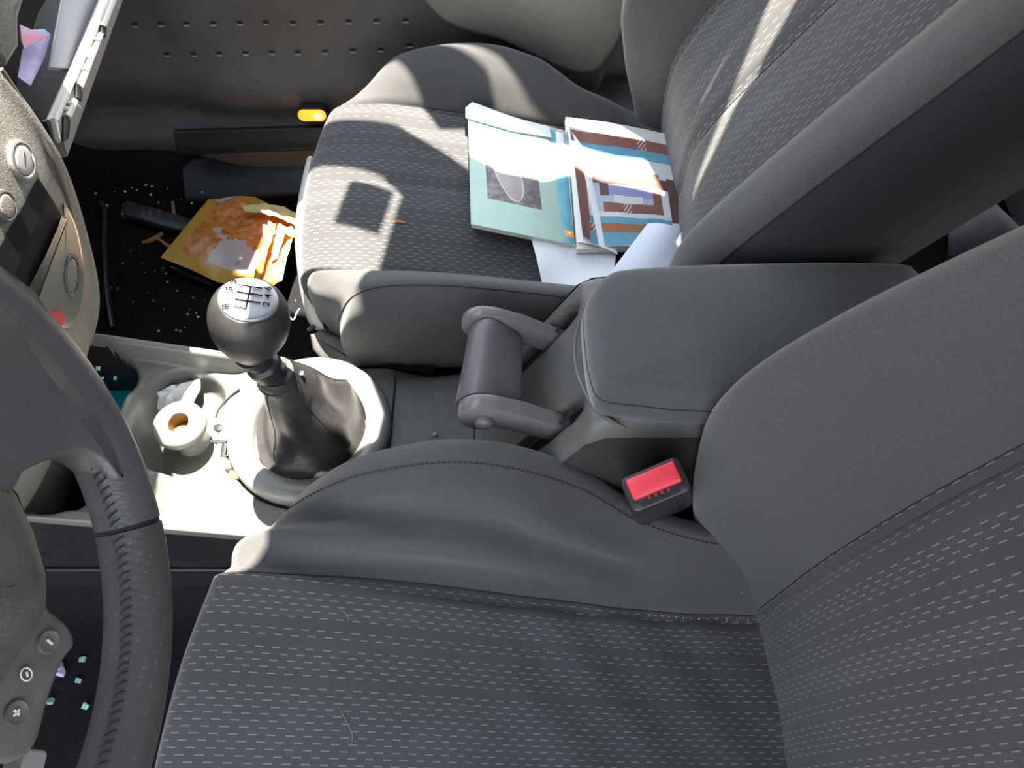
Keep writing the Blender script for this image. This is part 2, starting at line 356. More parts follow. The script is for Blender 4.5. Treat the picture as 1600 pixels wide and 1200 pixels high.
# ---- driver seat (near), centre line y = .04
CY = .04
drv = thing('car_seat', 'charcoal driver seat nearest the camera, dash-patterned fabric, behind the steering wheel', 'car seat', (0, CY, .02), 'front seats')
def mirror_cols(half, cy):
    """half: points from the centre outwards (x, y, z) -> full row from far side to near side"""
    h = np.array(half, float); r = h[1:].copy(); r[:, 1] = 2 * cy - r[:, 1]
    return np.concatenate([h[::-1], r])
sx = [-.235, -.262, -.282, -.285, -.262, -.18, -.12, -.06, 0., .07, .13, .2, .3, .36]
sz = [.16, .26, .34, .392, .428, .405, .380, .352, .322, .292, .267, .248, .236, .232]
cyl = [.250, .255, .260, .268, .284, .300, .307, .310, .310, .305, .283, .262, .25, .245]
cxs = [.03, .03, .03, .032, .032, .004, 0, 0, 0, 0, 0, 0, 0, 0]
cz = [.14, .20, .265, .315, .362, .408, .434, .447, .435, .392, .355, .345, .338, .335]
net = []
for i in range(len(sx)):
    x, z = sx[i], sz[i]; ce = cz[i]; cy = cyl[i]; dx = cxs[i]
    row = [(x - .012 * (i < 5), CY, z - .004 - .006 * (i > 4)), (x - .008 * (i < 5), .12, z - .003 - .004 * (i > 4)), (x + .004, .185, z), (x + .006 + dx * .12, .202, z + (.001 if i > 3 else 0)),
           (x + dx * .45, .202 + (cy - .202) * .5, z + (ce - z) * .62 + (.004 if i > 3 else 0)), (x + dx, cy, ce), (x + dx * 1.1, cy + .022, ce - .028), (x + dx * 1.1, cy + .012, ce - .10 if i > 3 else ce - .03), (x + dx * 1.1, .285, .10)]
    net.append(mirror_cols(row, CY))
def wr_drv(G, rr, cc):
    X, Y = G[..., 0], G[..., 1]; d = np.zeros(X.shape)
    on = sm(Y - .205, .02) * sm(.33 - Y, .03)
    for (x0, y0, x1, y1, a, wd) in [(-.27, .210, .12, .216, -.015, .011), (-.27, .232, -.02, .236, .013, .013), (-.22, .262, .0, .248, -.012, .010), (-.02, .248, .14, .228, -.012, .009), (-.14, .278, .06, .272, .006, .012), (.0, .262, .13, .246, .007, .009), (-.04, .226, .20, .212, .007, .010)]:
        t = np.clip(((X - x0) * (x1 - x0) + (Y - y0) * (y1 - y0)) / ((x1 - x0) ** 2 + (y1 - y0) ** 2), -.3, 1.3)
        dist = np.hypot(X - x0 - t * (x1 - x0), Y - y0 - t * (y1 - y0)); fade = np.clip(np.minimum(t + .15, 1.15 - t) * 3, 0, 1)
        d += a * np.exp(-(dist / wd) ** 2) * fade * on
    # soft diagonal folds in the insert near the back
    ins = sm(.2 - Y, .01) * sm(X - .0, .06)
    d += .0022 * np.sin((X * 1.0 + Y * .9) * 70) * ins * sm(Y + .1, .05)
    return d
# full columns: 17; order far side (col 0) .. near side (col 16); seam at col 5 / 11, centre 8
G1, _ = seat_surface(net, 9, 8, [(5, 11, 'cushion_insert', M['insert']), (0, 5, 'cushion_bolster', M['bolster']), (11, 16, 'cushion_bolster', M['bolster'])], drv,
                     seams=((5, .0035, .10), (11, .0035, .10)), wr=wr_drv)
seam_line(G1, 8, 3.30, 4.2, 11.5, 9, drv, dashed=True, name='stitching', rad=.0006)
seam_line(G1, 8, 5.0, 3.5, 13, 9, drv, rad=.0011, lift=.0)
# back of the driver seat
bx = [.285, .272, .280, .300, .343, .405, .475, .55]; bz = [.13, .21, .31, .42, .555, .70, .86, 1.03]; bys = [.198, .200, .204, .212, .224, .236, .246, .25]
kx = [.26, .243, .203, .178, .176, .222, .325, .44]; kz = [.10, .20, .30, .43, .545, .655, .79, .93]; ky = [.27, .285, .30, .308, .31, .308, .305, .30]
net = []
for i in range(8):
    x, z, ys = bx[i], bz[i], bys[i]; K = np.array((kx[i], ky[i], kz[i]))
    row = [(x + .012, CY, z), (x + .010, CY + .08, z), (x + .002, ys - .012, z), (x - .004, ys + .004, z + .003),
           tuple(np.array((x, ys, z)) * .45 + K * .55 + np.array([-.022, -.004, .0])), tuple(K), (kx[i] + .05, ky[i] + .024, kz[i] - .012), (kx[i] + .13, ky[i] + .02, kz[i] - .05), (kx[i] + .24, ky[i] - .01, kz[i] - .09)]
    net.append(mirror_cols(row, CY))
G2, _ = seat_surface(net, 10, 8, [(5, 11, 'backrest_insert', M['insert']), (0, 5, 'backrest_bolster', M['bolster']), (11, 16, 'backrest_bolster', M['bolster'])], drv, seams=((5, .004, .10), (11, .004, .10)))
seam_line(G2, 8, 5.0, .5, 7, 10, drv, rad=.0009, lift=.0)
seam_line(G2, 8, 1.9, .5, 7, 10, drv, rad=.0006, lift=.0003)
box('seat_base', (.03, CY, .10), (.24, .20, .07), M['plastic_dark'], drv, .02)
# ---- passenger seat (far), centre y = .75
PY = .75
pas = thing('car_seat', 'passenger seat across the console with books and paper lying on it', 'car seat', (0, PY, .02), 'front seats')
pz_x = [-.30, -.26, -.2, -.1, 0, .1, .2, .36]; pz_z = [.31, .352, .358, .343, .325, .312, .302, .296]
sx = [-.225, -.252, -.272, -.276, -.258, -.20, -.14, -.07, 0., .07, .13, .2, .3, .36]
sz = [.12, .20, .27, .318, .352, .358, .350, .338, .325, .315, .308, .302, .298, .296]
PIN = [.255, .255, .25, .245, .24, .235, .23, .225, .225, .225, .225, .22, .215, .21]
net = []
oz = [.12, .18, .24, .285, .325, .372, .395, .405, .396, .358, .315, .285, .272, .27]   # outer crest
iz = [.16, .20, .245, .29, .335, .385, .408, .408, .398, .385, .372, .36, .352, .35]     # inner crest
dxs = [.055, .055, .055, .052, .045, .015, 0, 0, 0, 0, 0, 0, 0, 0]
for i in range(len(sx)):
    x, z, dx = sx[i], sz[i], dxs[i]
    def half(sgn, ce, k):
        return [(x + .002, PY + sgn * .137, z - .001), (x + .004 + dx * .15, PY + sgn * .150, z + .001), (x + dx * .45, PY + sgn * (.150 + (k - .150) * .5), z + (ce - z) * .66 + (.003 if i > 3 else 0)), (x + dx, PY + sgn * k, ce),
                (x + dx * 1.1, PY + sgn * (k + .022), ce - .026), (x + dx * 1.1, PY + sgn * (k + .026), ce - .09), (x + dx * 1.1, PY + sgn * (k + .01), min(.24, ce - .12) if sgn < 0 else .14)]
    A = half(1, oz[i], .215 if i > 4 else .205); B = half(-1, iz[i], [.175, .18, .185, .19, .200, .208, .212][min(i, 6)]); B[-1] = (B[-1][0] + [.05, .05, .05, .05, .045, .03, .01][min(i, 6)], B[-1][1], B[-1][2]); B[-2] = (B[-2][0] + [.02, .02, .02, .02, .015, .01, 0][min(i, 6)], B[-2][1], B[-2][2])
    net.append(np.array(A[::-1] + [(x - .006 * (i < 5), PY + .075, z), (x - .010 * (i < 5), PY, z + .001), (x - .006 * (i < 5), PY - .075, z)] + B))
def wr_pas(G, rr, cc):
    X, Y = G[..., 0], G[..., 1]
    d = -.004 * np.exp(-((Y - PY) / .004) ** 2) * sm(X + .24, .02)
    d += .0025 * np.sin(X * 60 + Y * 25) * sm(Y - .92, .02) * sm(X - .02, .05)
    return d
# 17 columns: outer 0..5(seam 5), centre 8, seam 11, ..16
G3, _ = seat_surface(net, 9, 8, [(5, 11, 'cushion_insert', M['insert']), (0, 5, 'cushion_bolster', M['bolster']), (11, 16, 'cushion_bolster', M['bolster'])], pas, seams=((5, .004, .12), (11, .004, .12)), wr=wr_pas)
seam_line(G3, 8, 13.2, 3.0, 11.5, 9, pas, rad=.0006, lift=.0003)
seam_line(G3, 8, 8, 4.0, 12, 9, pas, rad=.0012, lift=-.002)
seam_line(G3, 8, 11, 2.0, 12, 9, pas, rad=.0010, lift=0)
seam_line(G3, 8, 5, 2.0, 12, 9, pas, rad=.0010, lift=0)
# backrest
bz = [.20, .28, .36, .44, .56, .71, .90, 1.08]; bx = [.235, .228, .222, .232, .296, .388, .50, .61]
net = []
for i in range(8):
    x, z = bx[i], bz[i]; nx, nz = -.84, .54; pi = [.02, .035, .05, .055, .055, .055, .055, .055][i]; po = [.03, .05, .075, .095, .10, .10, .10, .10][i]
    def hb(sgn, p, seam, crest, edge):
        return [(x + nx * .002, PY + sgn * (seam - .012), z + nz * .002), (x + nx * .006, PY + sgn * (seam + .003), z + nz * .006), (x + nx * p * .75, PY + sgn * (seam * .45 + crest * .55), z + nz * p * .75), (x + nx * p, PY + sgn * crest, z + nz * p),
                (x + nx * (p - .016), PY + sgn * edge, z + nz * (p - .016)), (x + nx * (p - .10), PY + sgn * (edge + .008), z + nz * (p - .10)), (x + nx * (p - .19), PY + sgn * (edge - .01), z + nz * (p - .19))]
    A = hb(1, po, .155, .20, .235); B = hb(-1, pi, .150, .208, .25)
    net.append(np.array(A[::-1] + [(x - .0, PY + .075, z), (x + .004, PY, z), (x - .0, PY - .075, z)] + B))
def wr_pb(G, rr, cc): return -.007 * np.exp(-((G[..., 1] - PY) / .007) ** 2)
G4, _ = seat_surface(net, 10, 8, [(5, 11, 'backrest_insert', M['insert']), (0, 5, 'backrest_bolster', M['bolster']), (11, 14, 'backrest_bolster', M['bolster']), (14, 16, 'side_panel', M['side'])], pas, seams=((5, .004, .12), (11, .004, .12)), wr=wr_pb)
seam_line(G4, 8, 14, 1, 7, 10, pas, dashed=False, rad=.0009, lift=.0)
seam_line(G4, 8, 8, .5, 7, 10, pas, rad=.0008, lift=.0005, dashed=True, name='stitching')
# pale trim strip along the front edge of the passenger cushion, and the rail cover below
SIL = mat('pale seat frame plastic', (.50, .49, .45), .35)
P = [at(514, 522, 'z', .235), at(492, 500, 'z', .25), at(481, 460, 'z', .27), at(474, 410, 'z', .285), at(470, 360, 'z', .29), at(474, 310, 'z', .29), at(484, 250, 'z', .29)]
tube('front_trim', P, [.005, .008, .0085, .0085, .008, .007, .005], SIL, pas, n=12, flat=1.7)
slab('rail_cover', [(482, 522), (500, 516), (530, 524), (575, 570), (580, 582), (530, 574), (498, 560), (486, 545)], (-.22, .52, .235), (-.1, -.45, 1), .03, 'plastic', pas, .006)
WIRE = mat('orange harness sleeve', (.75, .30, .02), .5)
tube('harness_wire', [at(516, 512, 'z', .25), at(530, 524, 'z', .245), at(548, 542, 'z', .24), at(566, 566, 'z', .235), at(580, 582, 'z', .235)], .0022, WIRE, pas)
tube('latch_hook', [at(482, 516, 'z', .247), at(494, 508, 'z', .25), at(506, 508, 'z', .25), at(510, 516, 'z', .25), at(500, 520, 'z', .247)], .003, M['plastic_dark'], pas)
box('seat_base', (.03, PY, .10), (.20, .19, .07), M['plastic_dark'], pas, .02)

# ------------------------------------------------------------------ centre console
con = thing('centre_console', 'pale silver centre console with round gear surround between the front seats', 'console', (-.2, .40, .02))
RC = (-.246, .420); 
def rimz(x): return .280 + .29 * np.maximum(0, -.30 - x)
def deck_h(X, Y):
    X = np.asarray(X, float); Y = np.asarray(Y, float)
    base = rimz(X)
    inner = base - .010 - .022 * sm(-.335 - X, .03) * sm(Y - .455, .03)
    edge = sm(Y - .296, .004) * sm(.507 - Y, .003)
    z = base * (1 - edge) + inner * edge
    # flat deck around the ring
    dk = sm(X + .40, .02) * (1 - sm(-.335 - X, .03) * sm(Y - .47, .02)); z = z * (1 - dk * edge) + .272 * dk * edge
    # tray with the lighter socket
    d = sdrr(X, Y, -.404, .428, .041, .068, .036); m = sm(-d, .009); z = z * (1 - m) + .236 * m
    # front cubby
    d = sdrr(X, Y, -.612, .400, .146, .1065, .035); m = sm(-d, .006); z = z * (1 - m) + .135 * m
    # ring bed
    r = np.hypot(X - RC[0], Y - RC[1]); m = sm(.1015 - r, .0015); z = z * (1 - m) + .262 * m
    # holes and slots beside the ring
    return z
def holes(X, Y):
    H = 0 * X
    for px, py, hx, hy in ((341, 668, .0065, .0045), (340, 691, .010, .0016), (354, 703, .0028, .0065), (366, 736, .0085, .0045)):
        p = at(px, py, 'z', .272); H = np.maximum(H, sm(-sdrr(X, Y, p[0], p[1], hx, hy, min(hx, hy) * .8), .0012))
    r = np.hypot(X - RC[0], Y - RC[1]); a = np.degrees(np.arctan2(Y - RC[1], X - RC[0]))
    return np.maximum(H, sm(.0016 - np.abs(r - .1085), .0006) * sm(a - 141, 2) * sm(168 - a, 2) * (a > 0))
X, Y = np.meshgrid(np.linspace(-.74, -.148, 300), np.linspace(.284, .516, 150), indexing='ij'); Z = deck_h(X, Y)
G = np.stack([X, Y, Z], 2)
hm = holes(X, Y); hm = np.concatenate([hm[:, :1] * 0, hm[:, :1] * 0, hm, hm[:, :1] * 0], 1).ravel()
near = G[:, 0].copy(); near2 = near.copy(); near2[:, 2] -= .018; near2[:, 1] -= .001; far = G[:, -1].copy(); far2 = far.copy(); far2[:, 2] -= .018
near1 = near.copy(); near1[:, 1] -= .0015; near1[:, 2] -= .002
G = np.concatenate([near2[:, None], near1[:, None], G, far2[:, None]], 1)
r_ = np.hypot(G[..., 0] - RC[0], G[..., 1] - RC[1])
keep = lambda q: G[..., 0].ravel()[q] < -.15 or True
zq = (G[..., 2] - rimz(G[..., 0])).ravel(); qx, qy = G[..., 0].ravel(), G[..., 1].ravel(); qr = np.hypot(qx - RC[0], qy - RC[1])
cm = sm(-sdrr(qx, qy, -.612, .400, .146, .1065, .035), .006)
F = [f for f in gridfaces(*G.shape[:2]) if not (qx[f[0]] > -.212 and qr[f[0]] > .1000)]
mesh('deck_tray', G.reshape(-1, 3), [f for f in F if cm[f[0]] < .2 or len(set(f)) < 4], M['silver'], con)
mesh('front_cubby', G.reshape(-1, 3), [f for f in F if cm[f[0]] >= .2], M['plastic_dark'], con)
for q in ([(334, 665), (341, 662), (348, 665), (348, 671), (341, 674), (334, 671)], [(327, 687), (353, 688), (352, 693), (329, 691)], [(347, 691), (354, 693), (352, 711), (357, 713), (344, 714)], [(350, 733), (362, 731), (372, 738), (369, 748), (360, 744)]):
    slab('deck_slot', q, (-.3, .4, .2724), (0, 0, 1), .004, 'black', con, .0001)
tube('ring_gap', [at(x, y, 'z', .2722) for x, y in ((337, 652), (341, 641), (350, 629), (361, 618), (374, 608))], .0016, M['black'], con, n=6)
# dark lower walls on both sides
def wall(name, prof, y0, y1, m):
    V = []; F = []
    for x, z in prof: V += [(x, y0, z), (x, y1, .02)]
    for i in range(len(prof) - 1): F.append((2 * i, 2 * i + 1, 2 * i + 3, 2 * i + 2))
    return mesh(name, V, F, m, con, True)
xw = np.linspace(-.78, -.10, 20)
wall('near_side_wall', [(x, float(rimz(x)) - .017) for x in xw], .2835, .292, M['plastic_dark'])
wall('far_side_wall', [(x, float(rimz(x)) - .017) for x in xw], .515, .50, M['plastic_dark'])
tube('wall_rib', [(x, .286, .14) for x in (-.7, -.5, -.3)], .003, M['plastic_dark'], con)
# ring
rg = []
for k in np.linspace(0, 2 * math.pi, 96, endpoint=False):
    rg.append([(RC[0] + r * math.cos(k), RC[1] + r * math.sin(k), z) for r, z in ((.0985, .264), (.0985, .277), (.0965, .283), (.090, .2875), (.080, .2885), (.072, .286), (.069, .281), (.068, .262))])
R = np.array(rg); V = R.reshape(-1, 3); n0, n1 = R.shape[:2]
mesh('gear_surround_ring', V, [(i * n1 + j, ((i + 1) % n0) * n1 + j, ((i + 1) % n0) * n1 + j + 1, i * n1 + j + 1) for i in range(n0) for j in range(n1 - 1)], M['ring'], con)
p = at(366, 742, 'z', .272); box('brass_clip', (p[0], p[1], .270), (.006, .005, .004), mat('brass clip', (.65, .48, .18), .3, .8), con, .0015)
# rear tunnel + steep face
def tz(x):
    return np.interp(x, *zip(*[(t[0], t[1]) for t in TZP]))
TZP = cr1([(-.24, .2635), (-.14, .268), (-.09, .275), (-.05, .286), (-.022, .298), (0, .325), (.03, .383), (.0645, .451), (.080, .473), (.12, .478), (.30, .478), (.44, .470)], 8)
xs = np.linspace(-.226, .44, 200); ys = np.linspace(.300, .510, 110)
X, Y = np.meshgrid(xs, ys, indexing='ij'); Z = tz(X)
ym = .403; edge = np.abs(Y - ym) / .103
nk = lambda x: 1 - .17 * np.clip((x + .06) / .12, 0, 1)
Y = np.where(Y < ym, ym - (ym - Y) * nk(X), Y)
Z = Z - .022 * np.clip(edge - .80, 0, 1) ** 2 / .04 * np.clip((X + .16) / .06, 0, 1) 
def slotmask(X, Y):
    m = np.zeros(X.shape)
    for yc, hw in ((.3555, .0125), (.468, .0115)):
        m = np.maximum(m, sm(-sdrr(X, Y, .018, yc, .050, hw, .0105), .0008))
    return m
ms = slotmask(X, Y); G = np.stack([X, Y, Z], 2); Nn = normals(G); Nn = np.where(Nn[..., 2:3] < 0, -Nn, Nn); G = G - Nn * (ms * .016)[..., None]
F = gridfaces(*G.shape[:2]); fm = ms.ravel()
mesh('tunnel_cover', G.reshape(-1, 3), [f for f in F if min(fm[list(f)]) < .6], M['plastic'], con)
mesh('lever_slot', G.reshape(-1, 3), [f for f in F if min(fm[list(f)]) >= .6], M['black'], con)
for yc in (.3555, .468):   # rubber lips inside the slots
    tube('slot_lip', [(x, yc + .0005, float(tz(x)) - .006) for x in np.linspace(-.02, .062, 7)], .0016, M['plastic_dark'], con, seg=2)
yn = .300
wall2 = []
for x in np.linspace(-.16, .44, 40): wall2.append((x, float(tz(x)) - .020))
V = []; F = []
for x, z in wall2: yw = .403 - .103 * float(nk(x)); V += [(x, yw, z), (x, yw - .003, z - .02), (x, .300, .05)]
for i in range(len(wall2) - 1):
    F += [(3 * i, 3 * i + 1, 3 * i + 4, 3 * i + 3), (3 * i + 1, 3 * i + 2, 3 * i + 5, 3 * i + 4)]
mesh('tunnel_side_panel', V, F, mat('glossy dark side plastic', (.034, .031, .033), .33, noise=.1), con)
V2 = [(a, 1.0 * .509, c) if k % 3 == 0 else (a, .508 if k % 3 == 1 else .505, c) for k, (a, b, c) in enumerate(V)]
mesh('tunnel_side_panel', V2, F, M['plastic_dark'], con)
tube('tunnel_joint', [(-.148, y, .2705) for y in (.31, .36, .42, .48, .50)], .0010, M['black'], con)
tube('tunnel_joint', [(-.045, y, float(tz(-.045)) + .0003) for y in (.31, .36, .42, .48, .50)], .0006, M['stitch'], con)
# curved lip in front of the armrest
def tunnelpt(px, py):
    lo, hi = .60, .20
    for _ in range(40):
        m_ = (lo + hi) / 2; p = at(px, py, 'z', m_)
        if p[2] > tz(p[0]): lo = m_
        else: hi = m_
    return at(px, py, 'z', (lo + hi) / 2)
tube('armrest_lip', [tunnelpt(x, y) for x, y in ((918, 468), (905, 505), (898, 545), (903, 585), (918, 620), (939, 645), (960, 660), (978, 669))], [.0015, .0022, .0026, .0026, .0026, .0024, .002, .0015], M['plastic'], con, n=10)
# ------------------------------------------------------------------ armrest
arm = thing('armrest', 'charcoal fabric padded armrest lid behind the handbrake', 'armrest', (.24, .40, .48))
top = [(916, 462), (945, 423), (1000, 410), (1200, 402), (1400, 403), (1440, 418), (1462, 445)]
O = [at(x, y, 'z', .525) for x, y in top]
O = [(p[0], p[1]) for p in O]
O += [(.425, .40), (.41, .345), (.37, .325), (.28, .320), (.16, .322), (.115, .327)] + [tuple(at(x, y, 'z', .525)[:2]) for x, y in ((945, 608), (927, 580), (918, 530))]
O = cr1(O, 6, closed=True)
puff('pad', O, [(.008, .470), (.003, .474), (0, .480), (-.001, .492), (0, .506), (.0015, .515), (.004, .5205), (.008, .5245), (.012, .5265)], M['armfab'], arm, sharp=80, fan=.007)
puff('base', O, [(.004, .455), (.004, .476)], M['plastic'], arm)
Oc = np.array(O); T = np.roll(Oc, -1, 0) - np.roll(Oc, 1, 0)
tube('seam', [(a, b, .505) for a, b in Oc[::2]], .0009, M['stitch'], arm, n=5, seg=1, closed=True)
# ------------------------------------------------------------------ handbrake
hb = thing('handbrake', 'charcoal U-shaped handbrake with silver-grey side arms on the tunnel', 'handbrake', (0, .41, .40))
HBP = mat('satin grey arm plastic', (.13, .115, .12), .30, noise=.05); HBG = mat('dark soft grip', (.088, .085, .090), .38, bump=.2, bscale=900)
zt = .443
sec = [(-.046, .418), (-.050, .430), (-.045, .443), (-.034, .451), (-.022, .450), (-.006, .437), (.008, .422), (.011, .414), (.006, .408), (-.01, .404), (-.03, .405)]
sec = cr1(sec, 3, closed=True)
rings = []
for y, k in ((.370, .97), (.372, 1), (.40, 1), (.42, 1), (.44, 1), (.458, 1), (.460, .97)):
    c = sec.mean(0); rings.append([(c[0] + (a - c[0]) * k - (.425 - y) * .13 * max(0, (.011 - a) / .06), y, c[1] + (b - c[1]) * k) for a, b in sec])
loft('grip', rings, HBG, hb, sharp=50)
def hbarm(name, y0, y1):
    c = sec.mean(0)
    path = [(-.030, .430), (-.018, .430), (0, .424), (.020, .412), (.045, .397), (.075, .378)]
    P = cr1(path, 5); T = np.gradient(P, axis=0); T /= np.linalg.norm(T, axis=1)[:, None]; N = np.stack([-T[:, 1], T[:, 0]], 1)
    hw = np.interp(np.linspace(0, 1, len(P)), [0, .12, .3, 1], [.024, .0225, .0185, .0155])
    loop = []
    a0 = np.linspace(math.pi / 2, 3 * math.pi / 2, 12)[1:-1]
    up_ = P + N * hw[:, None]; dn = P - N * hw[:, None]
    cap = [(P[0][0] + hw[0] * math.cos(t), P[0][1] + hw[0] * math.sin(t)) for t in a0]
    loop = [tuple(p) for p in up_[::-1]] + cap + [tuple(p) for p in dn]
    O = np.array(loop)
    fr = (np.array([0, (y0 + y1) / 2, 0]), np.array([1., 0, 0]), np.array([0, 0, 1.]), np.array([0, -1., 0])); h = abs(y1 - y0) / 2
    return puff(name, O, [(.003, -h), (.0008, -h + .001), (0, -h + .003), (0, h - .003), (.0008, h - .001), (.003, h)], HBP, hb, fr)
hbarm('arm', .351, .369); hbarm('arm', .461, .475)
bf = frame_of((-.028, .3505, .430), (0, -1, .0), (1, 0, 0))
puff('release_button', [( .0095 * math.cos(a), .0095 * math.sin(a)) for a in np.linspace(0, 2 * math.pi, 24, endpoint=False)], [(0, -.004), (0, .003), (.001, .0055), (.0035, .0075), (.007, .008)], HBP, hb, bf)
# ------------------------------------------------------------------ gear lever
gl = thing('gear_lever', 'black gear lever with silver shift-pattern disc and leather boot', 'gear lever', (RC[0], RC[1], .28))
KC = at(390, 508, 'z', .515); print('knob', KC)
ax = np.array([.25, .05, .96]); ax /= np.linalg.norm(ax); fk = frame_of(KC, ax, (1, 0, 0))
prof = [(.0, .040), (.012, .0398), (.0235, .0380), (.0265, .0370), (.0322, .030), (.0358, .019), (.0368, .006), (.0346, -.008), (.0292, -.022), (.0222, -.034), (.0180, -.042), (.0150, -.048)]
prof = cr1(prof, 3)
rings = [[fp(fk, r * math.cos(a), r * math.sin(a), h) for a in np.linspace(0, 2 * math.pi, 48, endpoint=False)] for r, h in prof[1:]]
KN = mat('soft black knob', (.026, .026, .025), .42, noise=.15, bump=.35, bscale=900)
loft('knob', rings[::-1], KN, gl, sharp=80)
DSK = mat('brushed silver disc', (.30, .30, .32), .42, .6, noise=.06)
rings = [[fp(fk, r * math.cos(a) , r * .93 * math.sin(a), h) for a in np.linspace(0, 2 * math.pi, 48, endpoint=False)] for r, h in ((.0262, .036), (.0262, .0395), (.0252, .0408), (.022, .0415), (.012, .042), (.003, .0422))]
disc = loft('shift_pattern_disc', rings, DSK, gl, sharp=50)
ty = frame_of(fp(fk, 0, 0, .0434), fk[3], fk[1])
# letters: tops point forward (-x); columns run R 1 3 5 towards +y
for s, a, b in (('R', -.0165, -.0135), ('1', -.0175, -.0040), ('3', -.0170, .0058), ('5', -.0155, .0145), ('2', .0165, -.0050), ('4', .0165, .0040), ('6', .0150, .0125)):
    text('gear_mark', s, .0085, ty, a, b, M['ink'] if s != '1' else mat('worn print', (.34, .34, .36), .4, .5), disc, rot=math.pi / 2, bold=.00014)
def bar(fr, a, b, w, m, parent, name='gear_line'):
    a = np.array(a); b = np.array(b); d = (b - a) / np.linalg.norm(b - a); n = np.array([-d[1], d[0]]) * w / 2
    Q = [a + n, b + n, b - n, a - n]; V = [fp(fr, q[0], q[1], z) for z in (-.0003, .0003) for q in Q]
    return mesh(name, V, [(0, 1, 2, 3), (7, 6, 5, 4), (0, 4, 5, 1), (1, 5, 6, 2), (2, 6, 7, 3), (3, 7, 4, 0)], m, parent, False)
lw = .0011
for a, b in (((-.0105, -.0050), (.0115, -.0050)), ((-.0105, .0035), (.0115, .0035)), ((-.0105, .0115), (.0100, .0115)), ((0, -.0135), (0, .0115)), ((-.0105, -.0135), (0, -.0135))): bar(ty, a, b, lw, M['ink'], disc)
# collar below the knob
P0 = fp(fk, 0, 0, -.046); P1 = np.array([RC[0] + .001, .408, .405])
prof = [(0, .0175), (.10, .0178), (.16, .0145), (.30, .0140), (.36, .0175), (.46, .0180), (.55, .0160), (.66, .0170), (.78, .0195), (.9, .0200), (1.0, .0200)]
cf = frame_of(P0, P1 - P0, (1, 0, 0)); Ln = np.linalg.norm(P1 - P0)
loft('collar', [[fp(cf, r * math.cos(a), r * math.sin(a), t * Ln) for a in np.linspace(0, 2 * math.pi, 32, endpoint=False)] for t, r in prof], M['plastic_dark'], gl, sharp=30)
# boot: rounded square base to round top, folded leather
nA = 144; rings = []
T_ = np.linspace(0, 1, 46)
for t in T_:
    ring = []
    cx = RC[0] + .002 + (P1[0] - RC[0]) * t; cyy = RC[1] + (P1[1] - RC[1]) * t
    for a in np.linspace(0, 2 * math.pi, nA, endpoint=False):
        sq = (abs(math.cos(a - .15)) ** 3.4 + abs(math.sin(a - .15)) ** 3.4) ** (-1 / 3.4)
        rb = .0655 * (1 + (sq - 1) * .42)
        side = .5 + .5 * math.cos(a - .75)                      # fuller towards the rear right, upright at the front left
        r = rb + (.0185 - rb) * (t ** (.42 + .62 * side)) if t < 1 else .0185
        corner = (math.cos(4 * (a - .15 - math.pi / 4)) * .5 + .5) ** 3
        r += .010 * corner * (1 - t) * (t > 0) * min(1, t * 5)
        f = math.sin(math.pi * min(1, t * 1.15)) if t < .87 else 0
        r += f * (.0042 * math.sin(2 * a + 7 * t + .6) + .0022 * math.sin(4 * a - 8 * t) + .0007 * math.sin(9 * a + 5 * t))
        z = .276 + (.430 - .276) * (t ** 1.15) + f * .004 * math.sin(2 * a + 1.2) + .006 * corner * math.exp(-((t - .12) / .1) ** 2)
        ring.append((cx + r * math.cos(a), cyy + r * math.sin(a), z))
    rings.append(ring)
loft('boot', rings, M['leather'], gl, cap0=False, cap1=False, sharp=90)
for a in (.15 + math.pi / 4, .15 - math.pi / 4, .15 + 3 * math.pi / 4, .15 - 3 * math.pi / 4):
    j = int(round((a % (2 * math.pi)) / (2 * math.pi) * nA)) % nA
    tube('boot_seam', [rings[i][j] for i in range(2, 44, 3)], .0008, M['stitch'], gl, n=5, seg=2)
prof = [(.0195, .418), (.0215, .422), (.0215, .432), (.0190, .437)]
loft('boot_cuff', [[(P1[0] + r * math.cos(a), P1[1] + r * math.sin(a), z - .008) for a in np.linspace(0, 2 * math.pi, 32, endpoint=False)] for r, z in prof], M['leather'], gl)
tube('cable_tie', [(P1[0] + .0215 * math.cos(a), P1[1] + .0215 * math.sin(a), .415) for a in np.linspace(0, 2 * math.pi, 12, endpoint=False)], .0014, M['plastic_dark'], gl, closed=True)
box('tie_lock', (P1[0] + .024, P1[1] + .004, .417), (.003, .003, .003), M['plastic_dark'], gl, .0008)
# ------------------------------------------------------------------ lighter socket
SC = at(276, 658, 'z', .292); print('socket', SC)
lg = thing('lighter_socket', 'round cream socket post with brown opening in the console tray', 'socket', (SC[0], SC[1], .24))
n_ = 40; cyl2 = lambda prof: [[(SC[0] + r * math.cos(a), SC[1] + r * math.sin(a), z) for a in np.linspace(0, 2 * math.pi, n_, endpoint=False)] for r, z in prof]
loft('collar', cyl2([(.021, .236), (.019, .262), (.020, .270), (.030, .274), (.0315, .279), (.0305, .287), (.0265, .2915), (.0215, .2925), (.0150, .2915), (.0128, .289), (.0125, .283)]), M['ring'], lg, cap1=False, sharp=60)
loft('bore', cyl2([(.0125, .286), (.0120, .268), (.006, .2675), (.001, .2675)]), mat('brass bore', (.22, .13, .04), .5, .2), lg, cap0=False, sharp=60)
loft('contact', cyl2([(.0022, .2672), (.0022, .271), (.0012, .272)]), mat('steel contact', (.25, .2, .12), .4, .8), lg)
mesh_ = None
